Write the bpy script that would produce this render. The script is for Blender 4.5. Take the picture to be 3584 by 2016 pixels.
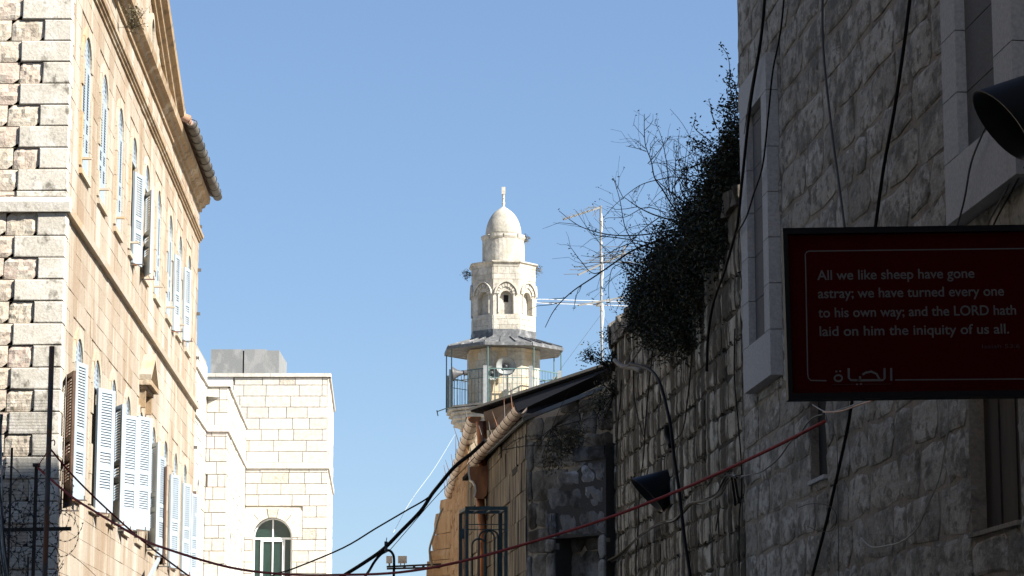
import bpy, math, random
from mathutils import Vector, Matrix
R = math.radians
random.seed(7)
for o in list(bpy.data.objects): bpy.data.objects.remove(o)
SC = bpy.context.scene
COL = SC.collection
# ------------------------------------------------------------------ camera
F, CX, CY, HZ = 9000.0, 1792.0, 1008.0, 2568.0      # focal length and horizon measured on the 3584 px wide photograph
PITCH = math.atan((HZ-CY)/F)
EYE = Vector((0, 0, 1.7))
cam = bpy.data.cameras.new('camera'); camo = bpy.data.objects.new('camera', cam); COL.objects.link(camo)
cam.sensor_width = 36; cam.lens = F/3584*36; cam.clip_start = .1; cam.clip_end = 5000
camo.location = EYE; camo.rotation_euler = (R(90)+PITCH, 0, 0)
SC.camera = camo
SC.render.resolution_x, SC.render.resolution_y = 1024, 576
# ------------------------------------------------------------------ light
SUN_AZ, SUN_EL = R(58), R(37)                        # azimuth from straight behind the camera towards the right
S = Vector((math.sin(SUN_AZ)*math.cos(SUN_EL), -math.cos(SUN_AZ)*math.cos(SUN_EL), math.sin(SUN_EL)))
W = bpy.data.worlds.new('World'); SC.world = W; W.use_nodes = True
nt = W.node_tree; bg = nt.nodes['Background']
sky = nt.nodes.new('ShaderNodeTexSky'); sky.sky_type = 'NISHITA'; sky.sun_disc = False
sky.sun_elevation = SUN_EL; sky.sun_rotation = math.atan2(S.x, S.y)
sky.air_density = 1.0; sky.dust_density = .8; sky.ozone_density = 2.6; sky.altitude = 700
tcs = nt.nodes.new('ShaderNodeTexCoord'); sx = nt.nodes.new('ShaderNodeSeparateXYZ'); rp = nt.nodes.new('ShaderNodeValToRGB'); mx = nt.nodes.new('ShaderNodeMix'); mx.data_type = 'RGBA'
sc = nt.nodes.new('ShaderNodeVectorMath'); sc.operation = 'SCALE'; sc.inputs['Scale'].default_value = 1/.163
nt.links.new(tcs.outputs['Generated'], sx.inputs[0]); nt.links.new(sx.outputs['Z'], rp.inputs[0])      # a dusty autumn sky: paler and flatter towards the horizon than the pure model
for i, (p_, c_) in enumerate(((0,(.41,.615,.86)),(.17,(.278,.47,.76)),(.28,(.240,.408,.715)),(1,(.05,.13,.38)))):
    e_ = rp.color_ramp.elements[0] if i == 0 else rp.color_ramp.elements[-1] if i == 3 else rp.color_ramp.elements.new(p_)
    e_.position = p_; e_.color = (*c_, 1)
nt.links.new(rp.outputs[0], sc.inputs[0]); mx.inputs[0].default_value = .62
nt.links.new(sky.outputs[0], mx.inputs[6]); nt.links.new(sc.outputs[0], mx.inputs[7]); nt.links.new(mx.outputs[2], bg.inputs[0])
bg.inputs[1].default_value = .064
sl = bpy.data.lights.new('sun', 'SUN'); sl.energy = 5.0; sl.angle = R(.53); sl.color = (1, .95, .87)
so = bpy.data.objects.new('sun', sl); COL.objects.link(so); so.location = (20, -10, 30)
so.rotation_euler = (-S).to_track_quat('-Z', 'Y').to_euler()
SC.view_settings.view_transform = 'Standard'; SC.view_settings.look = 'None'
SC.view_settings.gamma = 1; SC.view_settings.use_curve_mapping = False
SC.view_settings.exposure = 1.36
# ------------------------------------------------------------------ geometry helpers
cp, sp_ = math.cos(PITCH), math.sin(PITCH)
def ray(px, py):
    a, b = (px-CX)/F, (CY-py)/F
    return Vector((a, cp-b*sp_, sp_+b*cp))
def at(px, py, Y):
    d = ray(px, py); return EYE + d*(Y/d.y)
def proj(p):
    v = p-EYE; w = v.y*cp+v.z*sp_
    if w <= .1: return (-1e5, -1e5)
    return (CX+F*v.x/w, CY-F*(-v.y*sp_+v.z*cp)/w)
def inview(p, m=60):
    x, y = proj(p); return -m < x < 3584+m and -m < y < 2016+m
class Wall:                                          # a vertical plane: u runs along it, d comes out of it
    def __init__(s, O, U, side):
        s.O = Vector((O[0], O[1], 0)); s.U = Vector((U[0], U[1], 0)).normalized()
        s.N = Vector((s.U.y, -s.U.x, 0))*side
    def p(s, u, z, d=0): return s.O + s.U*u + s.N*d + Vector((0, 0, z))
    def hit(s, px, py, d=0):
        r = ray(px, py); t = (s.O+s.N*d-EYE).dot(s.N)/r.dot(s.N); q = EYE+r*t
        return ((q-s.O).dot(s.U), q.z)
def wall_vp(px, py, Y, vpx, side):
    q = at(px, py, Y); r = ray(vpx, HZ); return Wall(q, (r.x, r.y), side)
ROOT = {}
class MB:
    def __init__(s): s.v = []; s.f = []
    def add(s, vs, fs):
        n = len(s.v); s.v += [tuple(v) for v in vs]; s.f += [tuple(i+n for i in f) for f in fs]; return s
    def hexa(s, c):                                   # 8 corners: bottom ring then top ring
        return s.add(c, [(0,3,2,1),(4,5,6,7),(0,1,5,4),(1,2,6,5),(2,3,7,6),(3,0,4,7)])
    def box(s, a, b):
        x0,y0,z0 = a; x1,y1,z1 = b
        return s.hexa([(x0,y0,z0),(x1,y0,z0),(x1,y1,z0),(x0,y1,z0),(x0,y0,z1),(x1,y0,z1),(x1,y1,z1),(x0,y1,z1)])
    def wbox(s, w, u0, u1, z0, z1, d0, d1):
        return s.hexa([w.p(u0,z0,d0),w.p(u1,z0,d0),w.p(u1,z0,d1),w.p(u0,z0,d1),w.p(u0,z1,d0),w.p(u1,z1,d0),w.p(u1,z1,d1),w.p(u0,z1,d1)])
    def prism(s, front, back):
        n = len(front)
        return s.add(list(front)+list(back), [tuple(range(n)), tuple(range(2*n-1, n-1, -1))]+[(i,(i+1)%n,(i+1)%n+n,i+n) for i in range(n)])
    def wprism(s, w, pts, d0, d1): return s.prism([w.p(u,z,d1) for u,z in pts], [w.p(u,z,d0) for u,z in pts])
    def bar(s, a, b, w, h=None, up=(0,0,1)):
        a, b = Vector(a), Vector(b); h = h or w; t = (b-a).normalized(); up = Vector(up)
        if abs(t.dot(up)) > .95: up = Vector((0,1,0))
        x = t.cross(up).normalized()*w/2; y = x.cross(t).normalized()*h/2
        return s.hexa([a-x-y,a+x-y,a+x+y,a-x+y,b-x-y,b+x-y,b+x+y,b-x+y])
    def tube(s, pts, r, n=6, closed=False):
        pts = [Vector(p) for p in pts]; m = len(pts); vs = []; fs = []
        rr = r if isinstance(r, (list, tuple)) else [r]*m; px = None
        for i, p in enumerate(pts):
            t = ((pts[(i+1) % m]-pts[i-1]) if closed else (pts[min(i+1,m-1)]-pts[max(i-1,0)]))
            t = t.normalized() if t.length > 1e-9 else Vector((0,0,1))
            if px is None: px = t.cross(Vector((0,0,1)) if abs(t.z) < .9 else Vector((0,1,0)))
            px = (px-t*px.dot(t)).normalized(); py = t.cross(px)
            vs += [p+(px*math.cos(2*math.pi*k/n)+py*math.sin(2*math.pi*k/n))*rr[i] for k in range(n)]
        for i in range(m if closed else m-1):
            j = (i+1) % m
            fs += [(i*n+k, i*n+(k+1)%n, j*n+(k+1)%n, j*n+k) for k in range(n)]
        if not closed: fs += [tuple(range(n-1,-1,-1)), tuple((m-1)*n+k for k in range(n))]
        return s.add(vs, fs)
    def lathe(s, c, prof, n=32, ph=0.0, cap=True):   # prof: (r, z)
        c = Vector(c); vs = []; fs = []
        for r, z in prof:
            vs += [c+Vector((r*math.sin(ph+2*math.pi*k/n), -r*math.cos(ph+2*math.pi*k/n), z)) for k in range(n)]
        for i in range(len(prof)-1):
            fs += [(i*n+k, i*n+(k+1)%n, (i+1)*n+(k+1)%n, (i+1)*n+k) for k in range(n)]
        if cap: fs += [tuple(range(n-1,-1,-1)), tuple((len(prof)-1)*n+k for k in range(n))]
        return s.add(vs, fs)
    def loft(s, rings, cap=True):
        n = len(rings[0]); vs = [q for r in rings for q in r]; fs = []
        for i in range(len(rings)-1):
            fs += [(i*n+k, i*n+(k+1)%n, (i+1)*n+(k+1)%n, (i+1)*n+k) for k in range(n)]
        if cap: fs += [tuple(range(n-1,-1,-1)), tuple((len(rings)-1)*n+k for k in range(n))]
        return s.add(vs, fs)
    def build(s, name, mat, parent=None, smooth=False, label=None, kind=None, local=False):
        me = bpy.data.meshes.new(name); off = Vector((0,0,0)) if local else ROOT.get(parent.name, Vector((0,0,0))) if parent else Vector((0,0,0))
        me.from_pydata([(v[0]-off.x, v[1]-off.y, v[2]-off.z) for v in s.v], [], s.f); me.update()
        me.materials.append(M[mat])
        if smooth: me.polygons.foreach_set('use_smooth', [True]*len(me.polygons))
        o = bpy.data.objects.new(name, me); COL.objects.link(o)
        if parent: o.parent = parent; ROOT[o.name] = off
        if label: o['label'] = label
        if kind: o['kind'] = kind
        return o
def thing(name, loc, label, cat, group=None):
    o = bpy.data.objects.new(name, None); COL.objects.link(o); o.location = loc; o.empty_display_size = .2
    ROOT[o.name] = Vector(loc); o['label'] = label; o['category'] = cat
    if group: o['group'] = group
    return o
def tag(o, label, cat, group=None):
    o['label'] = label; o['category'] = cat
    if group: o['group'] = group
    return o
def smoothpath(pts, k=6):                             # Catmull-Rom
    pts = [Vector(p) for p in pts]
    if len(pts) < 3: return pts
    P = [pts[0]*2-pts[1]]+pts+[pts[-1]*2-pts[-2]]; out = []
    for i in range(1, len(P)-2):
        for j in range(k):
            t = j/k; a, b, c, d = P[i-1], P[i], P[i+1], P[i+2]
            out.append(.5*((2*b)+(c-a)*t+(2*a-5*b+4*c-d)*t*t+(3*b-a-3*c+d)*t**3))
    return out+[pts[-1]]
# ------------------------------------------------------------------ materials
M = {}
def nodes(name, rough=.8, metal=0, spec=.3):
    m = bpy.data.materials.new(name); m.use_nodes = True; t = m.node_tree; b = t.nodes['Principled BSDF']
    b.inputs['Roughness'].default_value = rough; b.inputs['Metallic'].default_value = metal
    b.inputs['Specular IOR Level'].default_value = spec
    M[name] = m; return t, b
def N(t, kind, **kw):
    n = t.nodes.new('ShaderNode'+kind)
    for k, v in kw.items(): setattr(n, k, v)
    return n
def noise(t, scale, zs=1.0, detail=6, rough=.6, off=0.0, xs=1.0):
    g = N(t, 'NewGeometry'); mp = N(t, 'Mapping'); n = N(t, 'TexNoise')
    mp.inputs['Scale'].default_value = (scale*xs, scale*xs, scale*zs); mp.inputs['Location'].default_value = (off, off*1.7, off*.6)
    n.inputs['Scale'].default_value = 1; n.inputs['Detail'].default_value = detail; n.inputs['Roughness'].default_value = rough
    t.links.new(g.outputs['Position'], mp.inputs['Vector']); t.links.new(mp.outputs[0], n.inputs['Vector'])
    return n.outputs['Fac']
def ramp(t, src, a, b, c0=(0,0,0,1), c1=(1,1,1,1)):
    r = N(t, 'ValToRGB'); r.color_ramp.elements[0].position = a; r.color_ramp.elements[1].position = b
    r.color_ramp.elements[0].color = c0; r.color_ramp.elements[1].color = c1
    t.links.new(src, r.inputs[0]); return r.outputs[0]
def mixc(t, fac, a, b, mode='MIX'):
    m = N(t, 'Mix', data_type='RGBA', blend_type=mode)
    for sock, v in ((0, fac), (6, a), (7, b)):
        if hasattr(v, 'is_output'): t.links.new(v, m.inputs[sock])
        else: m.inputs[sock].default_value = v if sock == 0 else (*v, 1) if len(v) == 3 else v
    return m.outputs[2]
def rnd_piece(t):
    oi = N(t, 'ObjectInfo'); g = N(t, 'NewGeometry'); a = N(t, 'Math', operation='ADD'); f = N(t, 'Math', operation='FRACT')
    t.links.new(oi.outputs['Random'], a.inputs[0]); t.links.new(g.outputs['Random Per Island'], a.inputs[1]); t.links.new(a.outputs[0], f.inputs[0])
    return f.outputs[0]
def stone(name, c1, c2, c3=None, patch=(.5,.62,2.0,.25), stains=(), bump=.4, bscale=14, rough=.85, bz=1.0, fine=None):
    """c1-c2: piece to piece; c3: tone of patches (lo, hi, scale, zscale); stains: (colour, scale, zscale, lo, hi, amount)"""
    t, b = nodes(name, rough, spec=.2)
    col = mixc(t, rnd_piece(t), c1, c2)
    if c3: col = mixc(t, ramp(t, noise(t, patch[2], patch[3], off=3), patch[0], patch[1]), col, c3)
    for i, (sc, s, zs, lo, hi, am) in enumerate(stains):
        f = ramp(t, noise(t, s, zs, off=11+7*i, detail=8, rough=.65), lo, hi)
        mu = N(t, 'Math', operation='MULTIPLY'); t.links.new(f, mu.inputs[0]); mu.inputs[1].default_value = am
        col = mixc(t, mu.outputs[0], col, sc)
    fn = ramp(t, noise(t, fine or 45, 1, off=5), .25, .75, (.72,.72,.72,1), (1.15,1.15,1.15,1))
    col = mixc(t, 1.0, col, fn, 'MULTIPLY')
    t.links.new(col, b.inputs['Base Color'])
    bp = N(t, 'Bump'); bp.inputs['Strength'].default_value = bump; bp.inputs['Distance'].default_value = .02
    t.links.new(noise(t, bscale, bz, detail=8, off=9), bp.inputs['Height']); t.links.new(bp.outputs[0], b.inputs['Normal'])
def plain(name, c, rough=.6, metal=0, var=.25, scale=8, zs=1, c2=None, lo=.5, hi=.7, spec=.3, bump=0):
    t, b = nodes(name, rough, metal, spec)
    col = mixc(t, 1.0, c, ramp(t, noise(t, scale, zs), .3, .7, (1-var,)*3+(1,), (1+var*.3,)*3+(1,)), 'MULTIPLY')
    if c2: col = mixc(t, ramp(t, noise(t, scale*.6, zs, off=20), lo, hi), col, c2)
    t.links.new(col, b.inputs['Base Color'])
    if bump:
        bp = N(t, 'Bump'); bp.inputs['Strength'].default_value = bump; bp.inputs['Distance'].default_value = .01
        t.links.new(noise(t, scale*3, 1, off=2), bp.inputs['Height']); t.links.new(bp.outputs[0], b.inputs['Normal'])
stone('facade_stone', (.385,.332,.265), (.30,.235,.17), (.455,.41,.34), (.50,.60,1.3,.25), [((.27,.185,.11), 1.1, .14, .50,.64,.8), ((.2,.15,.1), 7, .08, .62,.72,.5)], .35, 18)
stone('facade_trim', (.45,.40,.325), (.39,.335,.26), (.45,.32,.19), (.52,.66,1.8,.3), [((.2,.15,.1), 7,.4,.6,.72,.4)], .3, 18)
stone('cornice_stone', (.36,.265,.165), (.28,.195,.115), (.45,.37,.27), (.52,.62,2,.6), [((.12,.1,.08), 6,.7,.5,.68,.8)], .4, 18)
stone('quoin_stone', (.58,.545,.475), (.50,.465,.40), (.62,.59,.53), (.5,.6,3,1), [((.1,.09,.07), 5,.8,.56,.66,.75), ((.3,.24,.16), 8,1,.6,.7,.5)], .35, 22)
stone('rough_stone', (.54,.48,.38), (.53,.43,.36), (.58,.53,.44), (.5,.6,4,1), [((.25,.21,.155), 5,1,.54,.66,.55)], .6, 24, fine=40)
stone('pale_stone', (.575,.55,.495), (.51,.485,.43), (.54,.50,.465), (.55,.65,1.2,1), [((.4,.35,.28), 9,1,.66,.72,.6)], .15, 30, fine=12)
stone('pitted_stone', (.52,.485,.415), (.5,.455,.385), None, stains=[((.36,.32,.26), 14,1,.52,.62,.8)], bump=.9, bscale=20)
stone('pale_joint', (.33,.29,.235), (.33,.29,.235), bump=.2)
stone('front_joint', (.40,.33,.24), (.40,.33,.24), None, stains=[((.14,.11,.075), 6,1,.5,.65,.6)], bump=.6)
stone('minaret_stone', (.49,.455,.39), (.40,.37,.305), (.53,.50,.435), (.48,.6,1.6,.6), [((.26,.25,.22), 1.7,.5,.5,.66,.75), ((.18,.16,.14), 7,.7,.6,.72,.7)], .6, 9, fine=10)
stone('minaret_buff', (.50,.40,.27), (.56,.47,.34), None, stains=[((.3,.24,.17), 3,.5,.5,.66,.6)], bump=.5, bscale=9)
stone('wall_stone', (.37,.35,.305), (.255,.24,.21), (.43,.415,.375), (.50,.6,1.6,1.6), [((.085,.085,.075), 2.4,1.5,.50,.60,.75), ((.12,.11,.092), 6.5,1.5,.52,.60,.8), ((.55,.54,.51), 5,1.5,.62,.68,.6)], 1.0, 9, bz=2, fine=22)
stone('wall_mortar', (.265,.23,.185), (.265,.23,.185), (.22,.19,.15), (.5,.6,3,.6), [((.09,.078,.065), 2,1.6,.50,.62,.8)], .8, 25)
stone('drip_stone', (.44,.395,.315), (.31,.28,.225), (.52,.485,.40), (.52,.6,2,.6), [((.016,.015,.012), 4.2,.09,.47,.53,.95), ((.06,.052,.036), 1.6,1.8,.48,.60,.85)], 1.0, 9, bz=1.2)
stone('drip_mortar', (.08,.068,.045), (.08,.068,.045), (.18,.155,.115), (.5,.6,2,1), [((.016,.015,.012), 3.4,.1,.48,.54,.9)], .8, 25)
stone('frame_stone', (.42,.42,.415), (.39,.39,.39), None, stains=[((.3,.28,.26), 3,.4,.58,.7,.4)], bump=.1, bscale=40)
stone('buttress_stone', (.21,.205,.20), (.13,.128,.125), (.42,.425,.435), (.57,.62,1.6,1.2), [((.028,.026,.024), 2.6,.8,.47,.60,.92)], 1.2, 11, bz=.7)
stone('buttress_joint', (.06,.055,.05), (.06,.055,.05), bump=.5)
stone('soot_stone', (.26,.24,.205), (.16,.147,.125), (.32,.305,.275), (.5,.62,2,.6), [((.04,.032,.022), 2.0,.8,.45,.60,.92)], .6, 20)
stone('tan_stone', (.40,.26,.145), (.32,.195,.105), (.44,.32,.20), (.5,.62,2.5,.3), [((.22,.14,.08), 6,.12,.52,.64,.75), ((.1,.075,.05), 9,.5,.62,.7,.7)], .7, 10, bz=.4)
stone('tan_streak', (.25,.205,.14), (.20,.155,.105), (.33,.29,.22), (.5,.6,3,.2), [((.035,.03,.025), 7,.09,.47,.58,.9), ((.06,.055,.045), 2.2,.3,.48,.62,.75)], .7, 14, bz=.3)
stone('concrete', (.23,.24,.24), (.20,.21,.21), (.28,.285,.285), (.5,.6,3,.6), [((.2,.2,.19), 6,.5,.6,.7,.5)], .2, 30)
stone('ground', (.38,.33,.26), (.36,.31,.24), (.3,.26,.2), (.5,.65,1,1), bump=.4)
stone('plaster', (.68,.67,.65), (.68,.67,.65), None, stains=[((.5,.48,.45), 2,.5,.55,.7,.4)], bump=.1)
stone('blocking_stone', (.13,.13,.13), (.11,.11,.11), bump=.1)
plain('shutter_paint', (.33,.385,.43), .5, var=.12, scale=6, c2=(.5,.53,.56), lo=.62, hi=.7)
plain('dark_room', (.012,.011,.01), .9)
plain('white_paint', (.75,.77,.78), .4, var=.1)
plain('iron', (.05,.045,.04), .6, .3, var=.3)
plain('rusty_iron', (.12,.115,.11), .7, .2, var=.3, scale=12, zs=.4, c2=(.2,.09,.05), lo=.5, hi=.6)
plain('wire', (.045,.048,.055), .45, .6, var=.4)
plain('galvanised', (.38,.39,.38), .45, .5, var=.25, scale=10)
plain('aerial', (.2,.195,.18), .45, .3, var=.2, scale=10)
plain('lead', (.13,.135,.14), .6, .2, var=.4, scale=7, c2=(.24,.24,.24), lo=.52, hi=.66, bump=.3)
plain('copper', (.30,.125,.055), .4, .55, var=.4, scale=9, zs=.3, c2=(.14,.06,.035), lo=.5, hi=.62)
plain('gutter', (.52,.40,.31), .38, .45, var=.3, scale=8, c2=(.42,.27,.18), lo=.5, hi=.62)
plain('brown_board_leaf_shade', (.10,.055,.035), .6, .1, var=.4, scale=6)
plain('dark_metal_shade', (.016,.017,.02), .95, 0, var=.3, scale=6, spec=.02)
plain('roof_sheet', (.10,.115,.13), .5, .4, var=.3, scale=5)
plain('green_iron', (.05,.085,.09), .5, .2, var=.3, scale=14, c2=(.09,.08,.06), lo=.62, hi=.7)
plain('rail_green', (.10,.17,.16), .5, .2, var=.3)
plain('rubber', (.009,.009,.010), .6, var=.2, spec=.08)
plain('cable_grey', (.06,.06,.062), .55, var=.3, scale=5)
plain('cable_pale', (.3,.31,.28), .5, var=.3)
plain('rope_red', (.32,.04,.035), .7, var=.4, scale=20)
plain('lamp_black', (.008,.009,.011), .45, var=.3)
plain('sign_red', (.032,.0007,.0009), .7, var=.15, scale=3, spec=.03)
plain('sign_black', (.004,.004,.005), .5, spec=.08)
plain('sign_letter', (.066,.070,.070), .6, var=.1)
plain('sign_dim', (.022,.012,.012), .6, var=.1)
plain('horn', (.27,.28,.275), .5, var=.25, scale=12)
plain('horn_dark', (.08,.08,.085), .5, var=.3)
plain('wood', (.045,.032,.022), .8, var=.5, scale=10, zs=.2)
plain('twig', (.035,.026,.02), .85, var=.4, scale=20)
plain('pale_root', (.2,.18,.15), .85, var=.4, scale=20)
plain('clay_tile', (.33,.2,.13), .8, var=.4, scale=10)
plain('slate_tile', (.13,.12,.105), .7, var=.5, scale=10, c2=(.08,.075,.065))
plain('lamp_white', (.6,.58,.5), .5, var=.15)
plain('rope_white', (.6,.6,.56), .8)
plain('net', (.05,.055,.05), .8)
t, b = nodes('leaf', .6); oi = rnd_piece(t)
t.links.new(mixc(t, oi, (.011,.015,.007), (.034,.038,.017)), b.inputs['Base Color'])
t, b = nodes('dry_leaf', .7); t.links.new(mixc(t, rnd_piece(t), (.05,.045,.025), (.13,.11,.06)), b.inputs['Base Color'])
t, b = nodes('moss', .95); t.links.new(mixc(t, rnd_piece(t), (.03,.026,.014), (.07,.06,.03)), b.inputs['Base Color'])
t, b = nodes('glass', .08, spec=.5); b.inputs['Base Color'].default_value = (.012,.035,.03,1)
# ------------------------------------------------------------------ masonry
def cut(rects, holes, mn=.04):
    for h0, h1, g0, g1 in holes:
        out = []
        for a, b, c, d in rects:
            if b <= h0 or a >= h1 or d <= g0 or c >= g1: out.append((a,b,c,d)); continue
            if h0-a > mn: out.append((a,h0,c,d))
            if b-h1 > mn: out.append((h1,b,c,d))
            x0, x1 = max(a,h0), min(b,h1)
            if g0-c > mn: out.append((x0,x1,c,g0))
            if d-g1 > mn: out.append((x0,x1,g1,d))
        rects = out
    return rects
def lay(u0, u1, z0, z1, h, ln, holes=(), seed=1, hv=0.0, start=None):
    r = random.Random(seed); out = []; z = z0
    while z < z1-.02:
        hh = min(h*(1+r.uniform(-hv, hv)), z1-z)
        if z1-z-hh < .08: hh = z1-z
        u = u0-r.uniform(0, ln[1]*.8)
        while u < u1:
            l = r.uniform(*ln); a, b = max(u, u0), min(u+l, u1)
            if u1-b < .1: b = u1; l = u1-u
            if b-a > .05: out.append((a, b, z, z+hh))
            u += l
        z += hh
    return cut(out, holes)
def ashlar(mb, w, q, gap, d0, d1, bev, rg, jit=0.0):
    a, b, c, d = q; g = gap/2
    P = [(a+g,c+g),(b-g,c+g),(b-g,d-g),(a+g,d-g)]; bv = min(bev, (b-a)*.3, (d-c)*.3)
    I = [(a+g+bv,c+g+bv),(b-g-bv,c+g+bv),(b-g-bv,d-g-bv),(a+g+bv,d-g-bv)]
    k = rg.uniform(-jit, jit); ks = [k+rg.uniform(-jit,jit)*.4 for _ in range(4)]
    vs = [w.p(*p, d0) for p in P]+[w.p(*p, d1-bv*.5+ks[i]) for i, p in enumerate(P)]+[w.p(*p, d1+ks[i]) for i, p in enumerate(I)]
    fs = [(i,(i+1)%4,(i+1)%4+4,i+4) for i in range(4)]+[(i+4,(i+1)%4+4,(i+1)%4+8,i+8) for i in range(4)]+[(8,9,10,11)]
    mb.add(vs, fs)
def rubble(mb, w, q, gap, d0, d1, bev, rg, jit=.02, wob=.025):
    a, b, c, d = q; g = gap/2; a += g; b -= g; c += g; d -= g; L, H = b-a, d-c; m = (a+b)/2; k = min(.3*L, .3*H, .08)
    P = [(a+k*rg.uniform(.3,1.2),c),(m,c),(b-k*rg.uniform(.3,1.2),c),(b,c+k*rg.uniform(.3,1.2)),(b,(c+d)/2),(b,d-k*rg.uniform(.3,1.2)),(b-k*rg.uniform(.3,1.2),d),(m,d),(a+k*rg.uniform(.3,1.2),d),(a,d-k*rg.uniform(.3,1.2)),(a,(c+d)/2),(a,c+k*rg.uniform(.3,1.2))]
    wo = min(wob, .12*min(L, H)); P = [(x+rg.uniform(-wo,wo), z+rg.uniform(-wo,wo)) for x, z in P]
    cx, cz = m+rg.uniform(-.1,.1)*L, (c+d)/2+rg.uniform(-.1,.1)*H; n = len(P); kk = rg.uniform(-jit, jit)*.5
    I = [(x+(cx-x)*.16, z+(cz-z)*.16) for x, z in P]; J = [(x+(cx-x)*.55, z+(cz-z)*.55) for x, z in P]
    vs = [w.p(*p, d0) for p in P]+[w.p(*p, d1-bev+kk) for p in P]+[w.p(*p, d1+kk+rg.uniform(-jit,jit)*.4) for p in I]+[w.p(*p, d1+kk+jit*.5+rg.uniform(-jit,jit)*.6) for p in J]+[w.p(cx,cz,d1+kk+jit*.5)]
    fs = [(i,(i+1)%n,(i+1)%n+n,i+n) for i in range(n)]+[(i+n,(i+1)%n+n,(i+1)%n+2*n,i+2*n) for i in range(n)]+[(i+2*n,(i+1)%n+2*n,(i+1)%n+3*n,i+3*n) for i in range(n)]
    fs += [(i+3*n,(i+1)%n+3*n,4*n) for i in range(n)]
    mb.add(vs, fs)
def masonry(w, rects, parent, mat, fn, name='stone', most=285, gap=.012, d0=-.03, d1=0., bev=.006, seed=3, smooth=False, odd=None, **kw):
    """the largest in the photograph become parts; what is left over is joined"""
    rg = random.Random(seed); key = []
    for q in rects:
        a, b, c, d = q; p0, p1 = proj(w.p(a,c)), proj(w.p(b,d)); ce = w.p((a+b)/2,(c+d)/2)
        key.append((min(abs(p1[0]-p0[0]), 900)*min(abs(p1[1]-p0[1]), 900) if inview(ce, 40) else 0, q))
    key.sort(key=lambda k: -k[0]); rest = MB(); cnt = 0
    for i, (s, q) in enumerate(key):
        if s > 60 and cnt < most:
            mb = MB(); fn(mb, w, q, gap, d0, d1, bev, rg, **kw); cnt += 1
            mm = mat
            if odd and rg.random() < odd[0]: mm = odd[1]
            mb.build(name, mm, parent, smooth=smooth)
        else: fn(rest, w, q, gap, d0, d1, bev, rg, **kw)
    if rest.v: rest.build(name, mat, parent, smooth=smooth, kind='stuff')
    return cnt
def plate(mb, w, u0, u1, z0, z1, holes, d):          # flat sheet with rectangular holes
    us = sorted({u0,u1,*[h for q in holes for h in q[:2] if u0 < h < u1]}); zs = sorted({z0,z1,*[h for q in holes for h in q[2:] if z0 < h < z1]})
    for i in range(len(us)-1):
        for j in range(len(zs)-1):
            cu, cz = (us[i]+us[i+1])/2, (zs[j]+zs[j+1])/2
            if any(h[0] < cu < h[1] and h[2] < cz < h[3] for h in holes): continue
            mb.add([w.p(us[i],zs[j],d),w.p(us[i+1],zs[j],d),w.p(us[i+1],zs[j+1],d),w.p(us[i],zs[j+1],d)], [(0,1,2,3)])
def niche(mb, w, q, d, dep, top=True, back=False):
    a, b, c, e = q; P = lambda u, z, dd: w.p(u, z, dd)
    mb.add([P(a,c,d),P(a,e,d),P(a,e,d-dep),P(a,c,d-dep)], [(0,1,2,3)]); mb.add([P(b,c,d),P(b,e,d),P(b,e,d-dep),P(b,c,d-dep)], [(0,1,2,3)])
    mb.add([P(a,c,d),P(b,c,d),P(b,c,d-dep),P(a,c,d-dep)], [(0,1,2,3)])
    if top: mb.add([P(a,e,d),P(b,e,d),P(b,e,d-dep),P(a,e,d-dep)], [(0,1,2,3)])
    if back: mb.add([P(a,c,d-dep),P(b,c,d-dep),P(b,e,d-dep),P(a,e,d-dep)], [(0,1,2,3)])
def arcpts(cu, zs, r, n=12, a0=0, a1=math.pi, pointed=0.0, squash=1.0):
    out = []
    for i in range(n+1):
        a = a0+(a1-a0)*i/n; out.append((cu+r*math.cos(a), zs+r*squash*math.sin(a)*(1+pointed*math.sin(a)**6)))
    return out
def arch_plate(mb, w, cu, r, zs, ztop, hw, d0, d1, n=12, pointed=0.0):   # fills the rectangle hw wide above the springing zs, leaving an arch of radius r
    A = arcpts(cu, zs, r, n, pointed=pointed)
    outer = [(cu+hw*(1 if x-cu > 0 else -1) if abs(x-cu) > r*.7 else cu+(x-cu)*hw/(r*.7)*1.0, ztop if abs(x-cu) <= r*.7 else zs+(ztop-zs)*min(1,(z-zs)/(r*.72))) for x, z in A]
    outer = [(max(cu-hw, min(cu+hw, x)), z) for x, z in outer]
    for i in range(n):
        a, b, c, e = A[i], A[i+1], outer[i+1], outer[i]
        mb.prism([w.p(*a,d1),w.p(*e,d1),w.p(*c,d1),w.p(*b,d1)], [w.p(*a,d0),w.p(*e,d0),w.p(*c,d0),w.p(*b,d0)])
def arch_ring(mb, w, cu, zs, r0, r1, d0, d1, n=12, zbot=None, pointed=0.0, a0=0, a1=math.pi):
    A = arcpts(cu, zs, r0, n, a0, a1, pointed); B = arcpts(cu, zs, r1, n, a0, a1, pointed)
    if zbot is not None: A = [(cu+r0,zbot)]+A+[(cu-r0,zbot)]; B = [(cu+r1,zbot)]+B+[(cu-r1,zbot)]
    rings = [[w.p(*a,d0), w.p(*a,d1), w.p(*b_,d1), w.p(*b_,d0)] for a, b_ in zip(A, B)]
    mb.loft(rings)
# ------------------------------------------------------------------ ground
g = MB(); g.add([(-2000,-2000,0),(2000,-2000,0),(2000,2000,0),(-2000,2000,0)], [(0,1,2,3)]); o = g.build('ground', 'ground'); o['kind'] = 'structure'
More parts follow.
